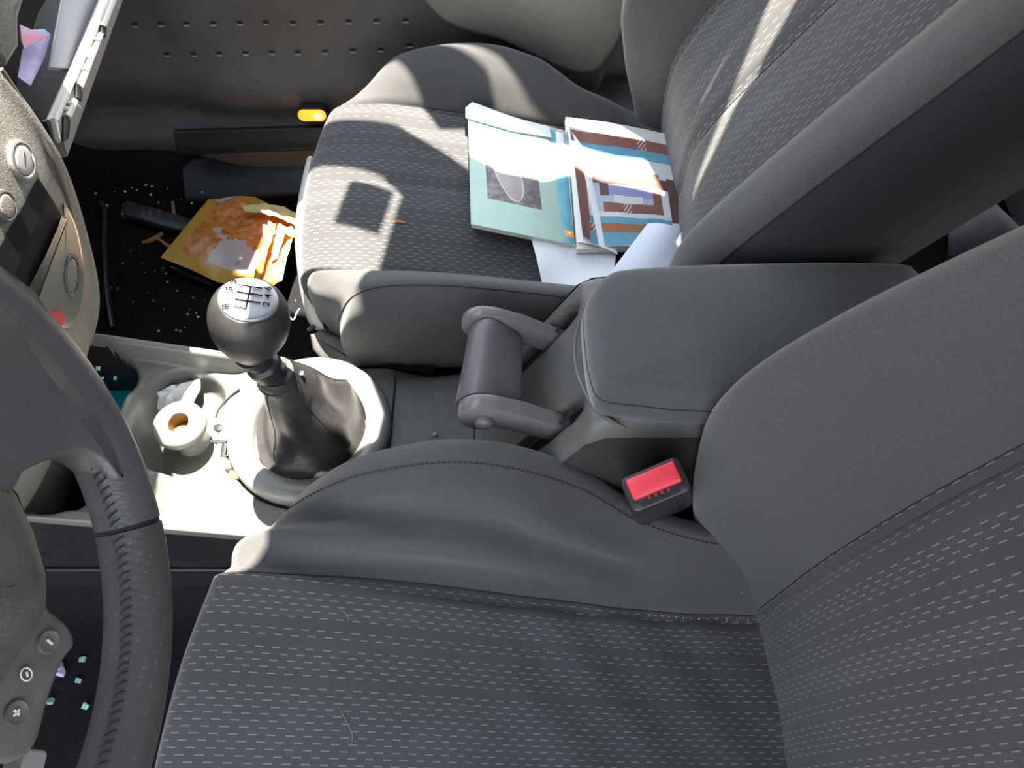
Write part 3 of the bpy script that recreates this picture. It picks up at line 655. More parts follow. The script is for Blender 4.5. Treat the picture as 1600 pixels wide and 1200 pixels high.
# ------------------------------------------------------------------ seat belt buckle
bk = thing('seatbelt_buckle', 'black seat belt buckle with red release button beside the driver backrest', 'buckle', at(1050, 830, 'y', .27))
bc = at(1024, 757, 'z', .490)
ux = at(1060, 728, 'z', .490) - at(988, 755, 'z', .490); ux /= np.linalg.norm(ux)
bfz = np.array([-.20, -.28, .94]); bfr = frame_of(bc, bfz, ux)
puff('housing', rrect(0, 0, .0275, .0165, .006), [(-.004, -.14), (-.002, -.08), (0, -.004), (.001, -.001), (.004, .0)], M['plastic_dark'], bk, bfr)
btn = puff('release_button', rrect(0, .0035, .0225, .0098, .002), [(0, -.002), (0, .0015), (.0008, .0028), (.0018, .0034)], M['red'], bk, bfr)
for k in range(4):
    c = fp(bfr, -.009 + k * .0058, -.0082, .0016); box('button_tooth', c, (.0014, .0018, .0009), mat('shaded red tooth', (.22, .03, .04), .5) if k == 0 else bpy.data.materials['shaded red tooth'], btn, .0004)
puff('tongue_slot', rrect(0, -.0118, .018, .0022, .001), [(0, -.001), (0, .0006)], M['black'], bk, bfr)
puff('stalk', rrect(0, 0, .02, .006, .003), [(0, -.26), (0, -.13)], M['plastic_dark'], bk, bfr)

# ------------------------------------------------------------------ steering wheel
WC = np.array([-.2807, .0467, .8362]); WA = .4173; WR = .1863; Wr = .0173
wu = np.array([0, 1., 0]); wv = np.array([-math.sin(WA), 0, math.cos(WA)]); wn = np.array([math.cos(WA), 0, math.sin(WA)])
sw = thing('steering_wheel', 'dark grey leather-rimmed steering wheel at the left edge of the frame', 'steering wheel', WC - wn * .05)
def wp(r, th, h=0): return WC + r * (math.cos(th) * wu + math.sin(th) * wv) + wn * h
def rimseg(name, t0, t1, r0, m, n=90, bump_=0, thumb=False):
    rings = []
    for t in np.linspace(t0, t1, n):
        c = wp(WR, t); rad = (c - WC) / WR
        k = 1.0
        b = .0035 * math.exp(-((t - .42) / .2) ** 2)   # thumb swelling by the spoke
        rings.append([c + (r0 * k + b * (math.cos(a) < 0) * abs(math.cos(a))) * (math.cos(a) * rad) + r0 * .98 * math.sin(a) * wn for a in np.linspace(0, 2 * math.pi, 28, endpoint=False)])
    return loft(name, rings, m, sw, sharp=60)
tj = -1.0
def perf_leather():
    m = bpy.data.materials.new('perforated rim leather'); m.use_nodes = True; nt = m.node_tree; L = nt.links.new; b = nt.nodes['Principled BSDF']
    tc = node(nt, 'ShaderNodeTexCoord'); v = node(nt, 'ShaderNodeTexVoronoi', inp={'Scale': 230, 'Randomness': .15}); L(tc.outputs['Object'], v.inputs['Vector'])
    r = node(nt, 'ShaderNodeValToRGB'); r.color_ramp.elements[0].position = .12; r.color_ramp.elements[1].position = .2; r.color_ramp.elements[0].color = (.10, .097, .097, 1); r.color_ramp.elements[1].color = (.055, .053, .055, 1)
    L(v.outputs['Distance'], r.inputs['Fac']); L(r.outputs['Color'], b.inputs['Base Color']); b.inputs['Roughness'].default_value = .33
    bp = node(nt, 'ShaderNodeBump', inp={'Strength': .3, 'Distance': .0008}); L(v.outputs['Distance'], bp.inputs['Height']); L(bp.outputs['Normal'], b.inputs['Normal']); return m
rimseg('rim', tj + .01, math.pi * 1.5 - .3, Wr, M['rim'], 160)
rimseg('lower_rim', -math.pi / 2 - .55, tj - .006, Wr * 1.02, perf_leather(), 80)
rimseg('rim_joint', tj - .012, tj + .014, Wr * .955, M['stitch'], 6)
V = []; F = []                       # cross stitching along the inside of the rim
for k in range(64):
    t = -1.75 + k * .0275
    if abs(t - tj) < .02 or t > -.02: continue
    for s in (-1, 1):
        def q(th, ang): c = wp(WR, th); rad = (c - WC) / WR; return c + (Wr * 1.03) * (math.cos(ang) * rad + math.sin(ang) * wn)
        a = q(t, math.pi - .50 - .16 * s); b = q(t + .018, math.pi - .50 + .16 * s)
        if s > 0: continue
        R_ = tube('', [a, (a + b) / 2 + (a + b - 2 * WC) * -.003, b], .00045, None, n=5, seg=1, raw=True); base = len(V); V += [p for r in R_ for p in r]; F += [tuple(base + i for i in f) for f in gridfaces(3, 5, True)]
o = mesh('stitching', V, F, M['stitch'], sw); o['kind'] = 'stuff'
# spoke at the right, widening into the rim
def spoke(name, ang, w0, w1, r0, r1, h, m, th=.012):
    rings = []
    for k in np.linspace(0, 1, 14):
        r = r0 + (r1 - r0) * k; hw = w0 + (w1 - w0) * (abs(k - .35) ** 1.9) * 1.9; ctr = wp(r, ang, h * (1 - k) ** 1.3 + .001)
        tan = -math.sin(ang) * wu + math.cos(ang) * wv
        rings.append([ctr + tan * hw * math.copysign(abs(math.cos(a)) ** .7, math.cos(a)) + wn * th * math.copysign(abs(math.sin(a)) ** .8, math.sin(a)) for a in np.linspace(0, 2 * math.pi, 28, endpoint=False)])
    return loft(name, rings, m, sw, sharp=70)
def wheelfr(h): return (WC + wn * h, wu, wv, wn)
# spoke: outline in wheel-plane metres
O = [(.085, -.070), (.104, -.084), (.116, -.096), (.1215, -.108), (.1195, -.120), (.1145, -.130), (.119, -.137), (.135, -.126), (.155, -.100), (.170, -.072), (.179, -.035), (.181, .0), (.176, .020), (.160, .022), (.125, .018), (.085, .016)]
O = cr1(O, 4, closed=True)
puff('spoke', O, [(.004, -.010), (.0015, -.008), (0, -.002), (0, .005), (.0012, .0105), (.003, .0145), (.005, .0160)], M['rim'], sw, wheelfr(0), sharp=75)
lowr = [(.108, -.062), (.1005, -.0765), (.093, -.087), (.080, -.100), (.062, -.1135), (.047, -.1185), (.037, -.117), (.027, -.1135), (.013, -.1085), (0, -.106)]
hubO = [(.1265 * math.cos(t), .1265 * math.sin(t) * (1.0 if t < 0 else .8)) for t in np.linspace(math.pi, -.45, 44)] + lowr + [(-a, b) for a, b in lowr[::-1][1:]] + [(.1265 * math.cos(t), .1265 * math.sin(t)) for t in np.linspace(-math.pi + .45, -math.pi + .05, 6)]
hubO = hubO[::-1]
puff('airbag_cover', hubO, [(.004, -.02), (.001, -.01), (0, .002), (.001, .006), (.004, .010), (.012, .016), (.026, .023), (.045, .028), (.07, .031), (.10, .032)], M['hub'], sw, wheelfr(0), sharp=75)
O = cr1([(.050, -.112), (.046, -.122), (.0405, -.1345), (.033, -.1400), (.024, -.1365), (.006, -.1345), (-.014, -.1340), (-.022, -.122), (-.016, -.108), (.02, -.105)], 4, closed=True)
pad = puff('button_pad', O, [(.003, -.012), (0, -.006), (0, .003), (.0008, .005), (.003, .006)], M['pad'], sw, wheelfr(-.001), sharp=60)
ICO = mat('white icon print', (.62, .62, .60), .5)
pf = wheelfr(.0062)
def pxw(px, py): 
    p = atp(px, py, WC + wn * .0052, wn) - WC; return np.array([p @ wu, p @ wv])
for (px, py) in ((74, 1003), (24, 1114)):
    c = pxw(px, py); puff('round_button', [(c[0] + .0058 * math.cos(a), c[1] + .0058 * math.sin(a)) for a in np.linspace(0, 2 * math.pi, 24, endpoint=False)], [(0, .003), (0, .0058), (.0006, .0068), (.002, .0062), (.004, .0060)], M['pad'], sw, wheelfr(0), sharp=50)
pf = wheelfr(.0066)
def icon(p0, p1, wd=.0008):
    a, b = pxw(*p0), pxw(*p1); bar(pf, a, b, wd, ICO, pad, 'icon')
icon((70, 1000), (79, 1007), .001)
icon((18, 1110), (27, 1117), .0011); icon((27, 1109), (18, 1119), .0011)
ring_ = [pxw(38 + 9 * math.cos(a) , 1054 + 10 * math.sin(a)) for a in np.linspace(0, 2 * math.pi, 14, endpoint=False)]
tube('icon', [fp(pf, a, b, .0) for a, b in ring_], .0004, ICO, pad, closed=True, seg=2, n=6)
icon((38, 1050), (40, 1058), .0009)
puff('column_cowl', rrect(-.0, -.01, .055, .05, .03), [(0, -.26), (0, -.06), (.01, -.04)], M['plastic_dark'], sw, wheelfr(0))
c = pxw(46, 1196); puff('lower_spoke_trim', rrect(c[0], c[1] - .004, .007, .006, .003), [(0, -.01), (0, .002), (.001, .003)], mat('silver spoke trim', (.4, .4, .4), .3, .6), sw, wheelfr(0))
# airbag cover seam
tube('cover_seam', [WC + wu * a * 1.012 + wv * b * 1.012 + wn * .002 for a, b in hubO[::2]], .0010, M['black'], sw, n=6, seg=1, closed=True)

# ------------------------------------------------------------------ dashboard centre stack
dz = np.array([.20, .30, .335, .377, .45, .55, .645, .736, .80, .84]); dxx = np.array([-.56, -.535, -.508, -.478, -.438, -.404, -.381, -.383, -.40, -.44])
def dx_at(z): return float(np.interp(z, dz, dxx))
def dashpt(px, py, off=0):
    x = -.40
    for _ in range(30): p = at(px, py, 'x', x + off); x = .5 * x + .5 * dx_at(p[2])
    return at(px, py, 'x', x + off)
def dashn(z): a = dx_at(z + .01); b = dx_at(z - .01); n = np.array([.02, 0, -(a - b)]); return n / np.linalg.norm(n)
ds = thing('centre_stack', 'dusty grey centre stack with round knobs and dark opening at the left edge', 'dashboard', (-.45, .42, .20))
net = []
for z, x in zip(dz, dxx):
    net.append([(x - .02, .26, z), (x - .004, .32, z), (x, .38, z), (x + .001, .44, z), (x - .002, .474, z), (x - .0, .488, z), (x - .004, .496, z), (x - .014, .5, z), (x - .06, .501, z), (x - .16, .50, z), (x - .32, .49, z)])
G = dense(net, 6, 6); mesh('fascia', G.reshape(-1, 3), gridfaces(*G.shape[:2]), M['dash'], ds)
def trim(name, pix, off, th, m, parent=ds, bev=.001, z=None):
    P = cr1(pix, 1 if len(pix) > 20 else 5, closed=True) if bev > .0015 else np.array([tuple(np.array(pix[k]) * (1 - t) + np.array(pix[(k + 1) % len(pix)]) * t) for k in range(len(pix)) for t in (0, .2, .4, .6, .8)])
    c = P.mean(0); rings = [[dashpt(x, y, off - th) for x, y in P], [dashpt(x, y, off - bev * .6) for x, y in P]]
    for k in (.985, .9, .75, .55, .3, .08): rings.append([dashpt(*(c + (np.array(q) - c) * k), off) for q in P])
    return loft(name, rings, m, parent, sharp=40)
tube('edge_groove', [dashpt(x, y, .0006) for x, y in ((2, 108), (30, 150), (62, 208), (88, 262), (108, 320), (124, 400), (128, 480))], .0022, mat('brown groove', (.08, .07, .06), .6), ds, flat=.6)
trim('display_opening', [(60, 278), (80, 308), (97, 338), (93, 350), (70, 400), (46, 449), (20, 428), (-6, 408), (-6, 396), (20, 350)], .0040, .008, mat('dark opening', (.006, .006, .007), .6, spec=.15))
trim('opening_frame', [(97, 336), (104, 342), (60, 464), (45, 450), (70, 402), (92, 352)], .0075, .010, M['chrome'])
SLV = mat('polished silver trim', (.40, .40, .36), .24, .6)
trim('silver_trim', cr1([(100, 318), (112, 335), (124, 372), (131, 420), (128, 465), (118, 500), (98, 512), (64, 470), (64, 456), (86, 396), (104, 344)], 3, closed=True).tolist(), .0055, .010, SLV, bev=.001)
f_ = dashpt(25, 250); nf = dashn(f_[2])
def knob(name, px, py, r, m1, m2):
    p = dashpt(px, py); fr = frame_of(p, dashn(p[2]), (0, 1, 0)); cc = lambda r: [(r * math.cos(a), r * math.sin(a)) for a in np.linspace(0, 2 * math.pi, 36, endpoint=False)]
    k = puff(name, cc(r), [(0, -.002), (0, .005), (.0006, .0068), (.0022, .0072), (.0034, .006), (.0042, .0035)], m1, ds, fr); puff(name + '_face', cc(r * .74), [(0, .002), (0, .0062), (.001, .0072), (.003, .0075)], m2, k, fr)
    return k, fr
k_, kf = knob('round_control', 24, 250, .0152, SLV, mat('pale control face', (.33, .32, .33), .4))
tube('scratch', [fp(kf, -.004, -.003, .0076), fp(kf, .005, .004, .0076)], .0003, M['ink'], k_, n=5)
knob('round_control', -3, 322, .0125, M['plastic'], M['dash'])
e_ = [dashpt(113 + 10.5 * math.cos(a), 430 + 31 * math.sin(a), .0065) for a in np.linspace(0, 2 * math.pi, 28, endpoint=False)]; tube('button_ring', e_, .0013, M['plastic'], ds, closed=True, seg=1)
trim('round_button', [(113 + 8 * math.cos(a), 430 + 26 * math.sin(a)) for a in np.linspace(0, 2 * math.pi, 24, endpoint=False)], .0070, .003, SLV)
for a, b in ((40, 235), ): 
    p = dashpt(41, 235); fr = frame_of(p, dashn(p[2]), (0, 1, 0)); puff('small_hole', [(.0012 * math.cos(t), .0012 * math.sin(t)) for t in np.linspace(0, 6.28, 12, endpoint=False)], [(0, -.001), (0, .0006)], M['black'], ds, fr)
trim('hazard_button', [(80, 490), (92, 484), (102, 497), (100, 510), (88, 505)], .008, .004, M['red'])
# ------------------------------------------------------------------ glove box
gb = thing('glove_box', 'open grey glove box lid with pale ribbed edge, top left', 'glove box', at(100, 180, 'x', -.5))
LIDM = mat('pinkish grey lid plastic', (.22, .20, .19), .45, noise=.06)
EDG = mat('pale lid edge plastic', (.62, .62, .56), .35); INN = mat('lid inner grey plastic', (.22, .215, .235), .35)
n1 = (1, 0, .25)
slab('lid_panel', [(86, 184), (108, 244), (205, -30), (178, -30)], at(88, 184, 'x', -.5), n1, .012, LIDM, gb, .003)
slab('lid_edge', [(86, 184), (93, 190), (180, -14), (172, -14)], at(88, 184, 'x', -.497), n1, .01, EDG, gb, .0015)
for q in ([(104, 178), (113, 184), (124, 158), (117, 153)], [(123, 130), (131, 138), (163, 54), (157, 50)], [(137, 88), (141, 91), (147, 76), (142, 73)], [(159, 38), (167, 42), (186, -6), (176, -6)]): slab('lid_rib', q, at(110, 180, 'x', -.493), n1, .008, EDG, gb, .001)
for q in ([(100, 182), (99, 222), (108, 216), (111, 190), (106, 180)], [(119, 128), (120, 152), (128, 158), (130, 146), (124, 130)], [(158, 36), (159, 52), (166, 58), (167, 44)]): slab('lid_catch_hole', q, at(110, 180, 'x', -.4945), n1, .004, M['black'], gb, .0006)
slab('lid_end', [(86, 186), (92, 192), (97, 222), (92, 214)], at(90, 190, 'x', -.495), n1, .006, EDG, gb, .001)
for px, py in ((101, 168), (108, 160), (131, 108), (150, 61), (133, 104)):
    slab('lid_pin', [(px, py), (px + 6, py + 3), (px + 7, py), (px + 1, py - 3)], at(110, 180, 'x', -.4925), n1, .004, EDG, gb, .0005)
slab('bin_wall', [(118, 108), (170, -14), (100, -14), (78, 104)], at(110, 60, 'x', -.52), (1, .1, .8), .006, INN, gb, .001)
slab('bin_floor', [(20, 150), (60, 20), (80, -14), (110, -14), (118, 108), (86, 186), (80, 230)], at(80, 140, 'x', -.58), (.6, -.1, 1), .006, M['black'], gb, .001)
slab('lid_arm', [(88, 184), (108, 242), (84, 236), (70, 190)], at(88, 200, 'x', -.52), (1, -.3, .2), .006, M['black'], gb, .001)
pp = tag(slab('leaflet', [(28, 120), (36, 76), (76, 50), (80, 56), (70, 90), (48, 134)], at(50, 90, 'x', -.545), (.8, 0, .7), .0012, mat('lilac paper', (.42, .38, .62), .6, noise=.15), None, .0004), 'folded lilac leaflet stuffed in the open glove box', 'leaflet', None)
tag(slab('printed_card', [(31, 38), (50, 46), (70, 45), (78, 54), (58, 66), (38, 76), (33, 62)], at(50, 60, 'x', -.54), (.8, 0, .7), .0012, mat('blue and red print', (.10, .32, .55), .5, col2=(.6, .08, .10), nscale=55), None, .0004), 'blue and red printed card sticking out above the lilac leaflet in the glove box', 'card', None)
db = thing('dashboard_side', 'pale speckled lower dashboard corner, top left corner of the frame', 'dashboard', at(15, 50, 'x', -.47))
slab('panel', [(-20, -20), (44, -20), (32, 22), (33, 66), (14, 98), (-20, 78)], at(15, 50, 'x', -.47), (1, -.3, .7), .03, M['dash'], db, .008)

# ------------------------------------------------------------------ books and papers on the passenger seat
bn = np.array([.14, -.0, 1.]); bn /= np.linalg.norm(bn); b0 = np.array([0, .75, .338])
def bp(h): return b0 + bn * h
GRN = mat('mint green book cover', (.42, .58, .50), .45, noise=.05); PG = mat('page edges', (.70, .68, .62), .7, noise=.1, nscale=200)
book = thing('book', 'mint green paperback with grey photo and teal band on the passenger seat', 'book', at(810, 280, 'z', .34))
cov = [(731, 170), (745, 168), (886, 206), (898, 383), (736, 350)]
slab('pages', [(733, 174), (884, 209), (896, 381), (738, 348)], bp(.0115), bn, .0095, PG, book, .0005)
slab('back_cover', cov, bp(.002), bn, .0012, GRN, book, .0003)
front = slab('front_cover', cov, bp(.0128), bn, .0012, GRN, book, .0004)
def printp(name, pix, parent, h, m, th=.0003, n=bn): return slab(name, pix, bp(h) if n is bn else h, n, th, m, parent, .00008)
GPH = mat('grey cover photo', (.19, .175, .17), .5, noise=.5, nscale=90); GP2 = mat('pale skin photo print', (.42, .36, .35), .5, noise=.1)
TEAL = mat('teal band print', (.12, .36, .46), .45, noise=.1); ORG = mat('orange tag print', (.85, .40, .05), .5); WHT = mat('white print', (.85, .85, .86), .6)
printp('cover_photo', [(757, 232), (838, 250), (847, 328), (762, 309)], front, .0131, GPH)
printp('photo_figure', cr1([(764, 236), (772, 262), (784, 290), (800, 311), (812, 315), (817, 302), (814, 276), (808, 246)], 4, closed=True), front, .01325, GP2)
tube('photo_outline', [atp(x, y, bp(.0134), bn) for x, y in ((764, 238), (772, 264), (784, 290), (799, 311), (811, 315), (818, 302), (815, 276))], .0006, WHT, front, n=5)
printp('teal_band', [(857, 202), (868, 205), (884, 382), (895, 384), (893, 300), (884, 208), (874, 204)][:2] + [(882, 208), (897, 382), (882, 379), (868, 280)], front, .0131, TEAL)
printp('white_strip', [(868, 205), (880, 207), (884, 240), (871, 236)], front, .0133, WHT)
printp('orange_tag', [(882, 359), (896, 362), (898, 372), (884, 369)], front, .0134, ORG)
tf = frame_of(atp(890, 364, bp(.0137), bn), bn, (1, 0, 0)); puff('tag_dot', [(.0016 * math.cos(a), .0016 * math.sin(a)) for a in np.linspace(0, 6.283, 12, endpoint=False)], [(0, 0), (0, .0002)], WHT, front, tf)
tf = frame_of(atp(886, 335, bp(.0134), bn), bn, atp(884, 310, bp(.0134), bn) - atp(886, 350, bp(.0134), bn))
0 and text('title', '', .0075, tf, .004, 0, mat('gold title print', (.50, .42, .22), .5), front)
lw_ = slab('loose_sheet', [(727, 168), (738, 159), (800, 182), (858, 198), (862, 214), (800, 204), (728, 184)], bp(.0150), bn + np.array([-.02, -.02, 0]), .0006, M['paper'], None, .0002)
tag(lw_, 'bright white loose sheet along the top edge of the mint green book', 'paper')
# magazine: curved stack, left edge curling up
mag = thing('magazine', 'brown and blue striped magazine lying against the passenger backrest', 'magazine', at(980, 290, 'z', .34))
def patch(name, cs, m, parent, h, nu=24, nv=24, bend=None, th=.0006):
    """cs: four photo corners (tl, tr, br, bl) on the seat plane; bend(u, v) lifts it"""
    C_ = [atp(x, y, bp(h), bn) for x, y in cs]; V = []
    for i in range(nu):
        for j in range(nv):
            u, v = i / (nu - 1), j / (nv - 1); p = (C_[0] * (1 - u) + C_[1] * u) * (1 - v) + (C_[3] * (1 - u) + C_[2] * u) * v
            V.append(p + bn * (bend(u, v) if bend else 0))
    V = np.array(V); F = gridfaces(nu, nv); n = len(V); V2 = V - bn * th
    F2 = [tuple(k + n for k in f[::-1]) for f in F]; rim = [i * nv for i in range(nu)] + [(nu - 1) * nv + j for j in range(1, nv)] + [i * nv + nv - 1 for i in range(nu - 2, -1, -1)] + [j for j in range(nv - 2, 0, -1)]
    F3 = [(rim[k], rim[(k + 1) % len(rim)], rim[(k + 1) % len(rim)] + n, rim[k] + n) for k in range(len(rim))]
    uv = [(i / (nu - 1), j / (nv - 1)) for i in range(nu) for j in range(nv)] * 2
    return mesh(name, np.concatenate([V, V2]), F + F2 + F3, m, parent, True, uv=uv, sharp=40)
mb = [(884, 183), (1054, 213), (1082, 392), (901, 392)]
def bendm(u, v): return .004 * math.sin(u * 3.0) + .003 * v * (1 - u)
def cover_material():
    m = bpy.data.materials.new('striped magazine cover'); m.use_nodes = True; nt = m.node_tree; L = nt.links.new; b = nt.nodes['Principled BSDF']; b.inputs['Roughness'].default_value = .35
    uv = node(nt, 'ShaderNodeUVMap'); sp = node(nt, 'ShaderNodeSeparateXYZ'); L(uv.outputs[0], sp.inputs[0]); U, V = sp.outputs[0], sp.outputs[1]
    nz = node(nt, 'ShaderNodeTexNoise', inp={'Scale': 5, 'Detail': 2}); L(uv.outputs[0], nz.inputs['Vector']); Vn = mth(nt, 'ADD', V, mth(nt, 'MULTIPLY', mth(nt, 'SUBTRACT', nz.outputs['Fac'], .5), .03))
    cols = {'white': (.78, .78, .80), 'brown': (.30, .13, .11), 'blue': (.16, .42, .58), 'pale': (.50, .58, .68), 'rust': (.44, .17, .09), 'lav': (.36, .36, .66), 'dark': (.14, .085, .08)}
    cur = None
    def put(c, mask):
        nonlocal cur
        if cur is None: cur = cols[c]; first = True
        mx = node(nt, 'ShaderNodeMix', data_type='RGBA'); L(mask, mx.inputs['Factor'])
        if isinstance(cur, tuple): mx.inputs['A'].default_value = c4(cur)
        else: L(cur, mx.inputs['A'])
        mx.inputs['B'].default_value = c4(cols[c]); cur = mx.outputs['Result']
    def rect(u0, u1, v0, v1):
        f = lambda s, lo, hi: mth(nt, 'MULTIPLY', mth(nt, 'GREATER_THAN', s, lo), mth(nt, 'LESS_THAN', s, hi)); return mth(nt, 'MULTIPLY', f(U, u0, u1), f(Vn, v0, v1))
    cur = cols['white']
    put('brown', rect(.0, .95, .10, .20)); put('blue', rect(.06, .95, .20, .29)); put('brown', rect(.0, .10, .40, .98)); put('white', rect(.10, .2, .46, .9))
    put('dark', rect(.12, 1.0, .44, .53)); put('brown', rect(.05, .78, .40, .47)); put('pale', rect(.14, .78, .52, .74)); put('dark', rect(.22, .30, .50, .62)); put('lav', rect(.30, .70, .54, .62)); put('white', rect(.34, .60, .61, .67))
    put('brown', rect(.24, .78, .67, .745)); put('brown', rect(.70, .78, .56, .745)); put('blue', rect(.10, .85, .78, .84)); put('rust', rect(.06, .70, .83, .90)); put('blue', rect(.08, .80, .90, .995)); put('dark', rect(.85, .95, .42, .80)); put('brown', rect(.85, .93, .86, .95))
    sl_ = mth(nt, 'FRACT', mth(nt, 'MULTIPLY', mth(nt, 'ADD', U, mth(nt, 'MULTIPLY', V, .8)), 30.0)); st = mth(nt, 'MULTIPLY', mth(nt, 'LESS_THAN', sl_, .3), mth(nt, 'MAXIMUM', rect(.62, .70, .10, .20), mth(nt, 'MAXIMUM', rect(.42, .49, .67, .745), rect(.10, .20, .83, .90)))); put('white', st)
    sp2 = node(nt, 'ShaderNodeTexNoise', inp={'Scale': 60, 'Detail': 3}); L(uv.outputs[0], sp2.inputs['Vector'])
    fin = node(nt, 'ShaderNodeMix', data_type='RGBA', blend_type='MULTIPLY'); fin.inputs['Factor'].default_value = .35; L(cur, fin.inputs['A']); L(sp2.outputs['Color'], fin.inputs['B']); L(fin.outputs['Result'], b.inputs['Base Color']); return m
patch('page_block', mb, PG, mag, .010, bend=bendm, th=.008)
patch('cover', [(888, 186), (1054, 214), (1081, 390), (906, 388)], cover_material(), mag, .013, 30, 30, bend=lambda u, v: bendm(u, v) + .016 * max(0, 1 - u / .22) ** 2 * (v ** .7), th=.0006)
patch('inner_page', [(886, 200), (925, 260), (965, 398), (901, 380)], M['paper'], mag, .0125, 16, 16, bend=lambda u, v: .005 * math.sin(u * 3) + .0025 * (1 - u), th=.0005)
printp('page_mark', [(914, 352), (925, 356), (925, 359), (914, 355)], mag, .021, M['ink'])
fo = tag(patch('folded_paper', [(1012, 349), (1074, 370), (1046, 440), (938, 446)], mat('bluish white paper', (.66, .72, .84), .6), None, .032, 14, 14, bend=lambda u, v: .010 * math.sin(math.pi * u) * (1 - v * .5), th=.002), 'folded bluish white paper leaning by the armrest on the passenger seat', 'paper')
ws = tag(patch('paper_sheet', [(828, 366), (964, 392), (950, 470), (850, 452)], M['paper'], None, .0045, 20, 20, bend=lambda u, v: .002 * math.sin(6 * u + 4 * v), th=.0005), 'white paper sheet sticking out under the mint green book', 'paper')
# ------------------------------------------------------------------ yellow food packet on the passenger floor
pk = thing('snack_packet', 'torn yellow snack packet with orange food picture on the passenger floor', 'packet', at(360, 370, 'z', .03))
def packet_mat():
    m = bpy.data.materials.new('printed yellow packet film'); m.use_nodes = True; nt = m.node_tree; L = nt.links.new; b = nt.nodes['Principled BSDF']; b.inputs['Roughness'].default_value = .3
    uv = node(nt, 'ShaderNodeUVMap'); sp = node(nt, 'ShaderNodeSeparateXYZ'); L(uv.outputs[0], sp.inputs[0]); U, V = sp.outputs[0], sp.outputs[1]
    n = node(nt, 'ShaderNodeTexNoise', inp={'Scale': 3.2, 'Detail': 3}); L(uv.outputs[0], n.inputs['Vector']); n2 = node(nt, 'ShaderNodeTexNoise', inp={'Scale': 16, 'Detail': 4}); L(uv.outputs[0], n2.inputs['Vector'])
    f = lambda s, lo, hi: mth(nt, 'MULTIPLY', mth(nt, 'GREATER_THAN', s, lo), mth(nt, 'LESS_THAN', s, hi))
    inside = mth(nt, 'MULTIPLY', f(U, .13, .86), f(V, .10, .88))
    cr = node(nt, 'ShaderNodeValToRGB'); e = cr.color_ramp.elements; e[0].position = .30; e[0].color = (.42, .11, .02, 1); e[1].position = .72; e[1].color = (.62, .36, .18, 1); q = e.new(.5); q.color = (.56, .20, .045, 1); L(n2.outputs['Fac'], cr.inputs['Fac'])
    mx = node(nt, 'ShaderNodeMix', data_type='RGBA'); mx.inputs['A'].default_value = (.50, .29, .04, 1); L(cr.outputs[0], mx.inputs['B']); L(inside, mx.inputs['Factor'])
    def blob(cu, cv, r_):
        dd = mth(nt, 'SQRT', mth(nt, 'ADD', mth(nt, 'POWER', mth(nt, 'SUBTRACT', U, cu), 2.0), mth(nt, 'POWER', mth(nt, 'SUBTRACT', V, cv), 2.0)))
        return mth(nt, 'LESS_THAN', mth(nt, 'ADD', dd, mth(nt, 'MULTIPLY', mth(nt, 'SUBTRACT', n.outputs['Fac'], .5), .9)), r_)
    wm = mth(nt, 'MAXIMUM', mth(nt, 'MULTIPLY', inside, blob(.62, .80, .24)), blob(.14, .10, .11)); m2 = node(nt, 'ShaderNodeMix', data_type='RGBA'); L(mx.outputs['Result'], m2.inputs['A']); m2.inputs['B'].default_value = (.50, .44, .44, 1); L(wm, m2.inputs['Factor'])
    L(m2.outputs['Result'], b.inputs['Base Color']); return m
PKM = packet_mat()
pts = [[(343, 291), (382, 300), (428, 322), (470, 334)], [(314, 325), (352, 334), (405, 352), (462, 362)], [(283, 363), (325, 375), (380, 392), (440, 408)], [(251, 402), (300, 422), (345, 442), (400, 452)]]
def packet_layer(name, zoff, m, amp=1.0, pts=pts, parent=pk, seed=1, nn=9):
    net = [[at(x, y, 'z', .035 + zoff + .004 * math.sin(1.1 * i + j)) for j, (x, y) in enumerate(r)] for i, r in enumerate(pts)]
    G = dense(net, nn, nn); n0, n1 = G.shape[:2]; r = np.random.default_rng(seed)
    uu, vv = np.meshgrid(np.linspace(0, 1, n1), np.linspace(0, 1, n0)); d = np.zeros(uu.shape)
    for _ in range(9):
        a = r.uniform(0, 6.28); k = r.uniform(1.0, 3.0); ph = r.uniform(0, 6.28); d += r.uniform(.3, 1) * np.abs(((uu * math.cos(a) + vv * math.sin(a)) * k + ph) % 1 - .5)
    G[..., 2] += amp * .010 * (d - d.mean()) * np.clip(np.sin(math.pi * uu) * np.sin(math.pi * vv), 0, 1) ** .6 + .004 * np.sin(math.pi * uu) * np.sin(math.pi * vv) * amp
    V = G.reshape(-1, 3); N_ = len(V); F = gridfaces(n0, n1); V2 = V - np.array([0, 0, .0008]); F2 = [tuple(k + N_ for k in f[::-1]) for f in F]
    rim = [i * n1 for i in range(n0)] + [(n0 - 1) * n1 + j for j in range(1, n1)] + [i * n1 + n1 - 1 for i in range(n0 - 2, -1, -1)] + [j for j in range(n1 - 2, 0, -1)]
    F3 = [(rim[k], rim[(k + 1) % len(rim)], rim[(k + 1) % len(rim)] + N_, rim[k] + N_) for k in range(len(rim))]
    uv = list(zip(uu.ravel(), vv.ravel())) * 2
    return mesh(name, np.concatenate([V, V2]), F + F2 + F3, m, parent, True, uv=uv, sharp=28)
packet_layer('front_film', .018, PKM)
packet_layer('back_film', -.004, mat('brown packet back', (.30, .10, .02), .4), .6, seed=4)
SILF = mat('silver foil lining', (.75, .68, .62), .25, .5, noise=.1)
ORF = mat('orange flap film', (.75, .30, .04), .35, noise=.35, nscale=40)
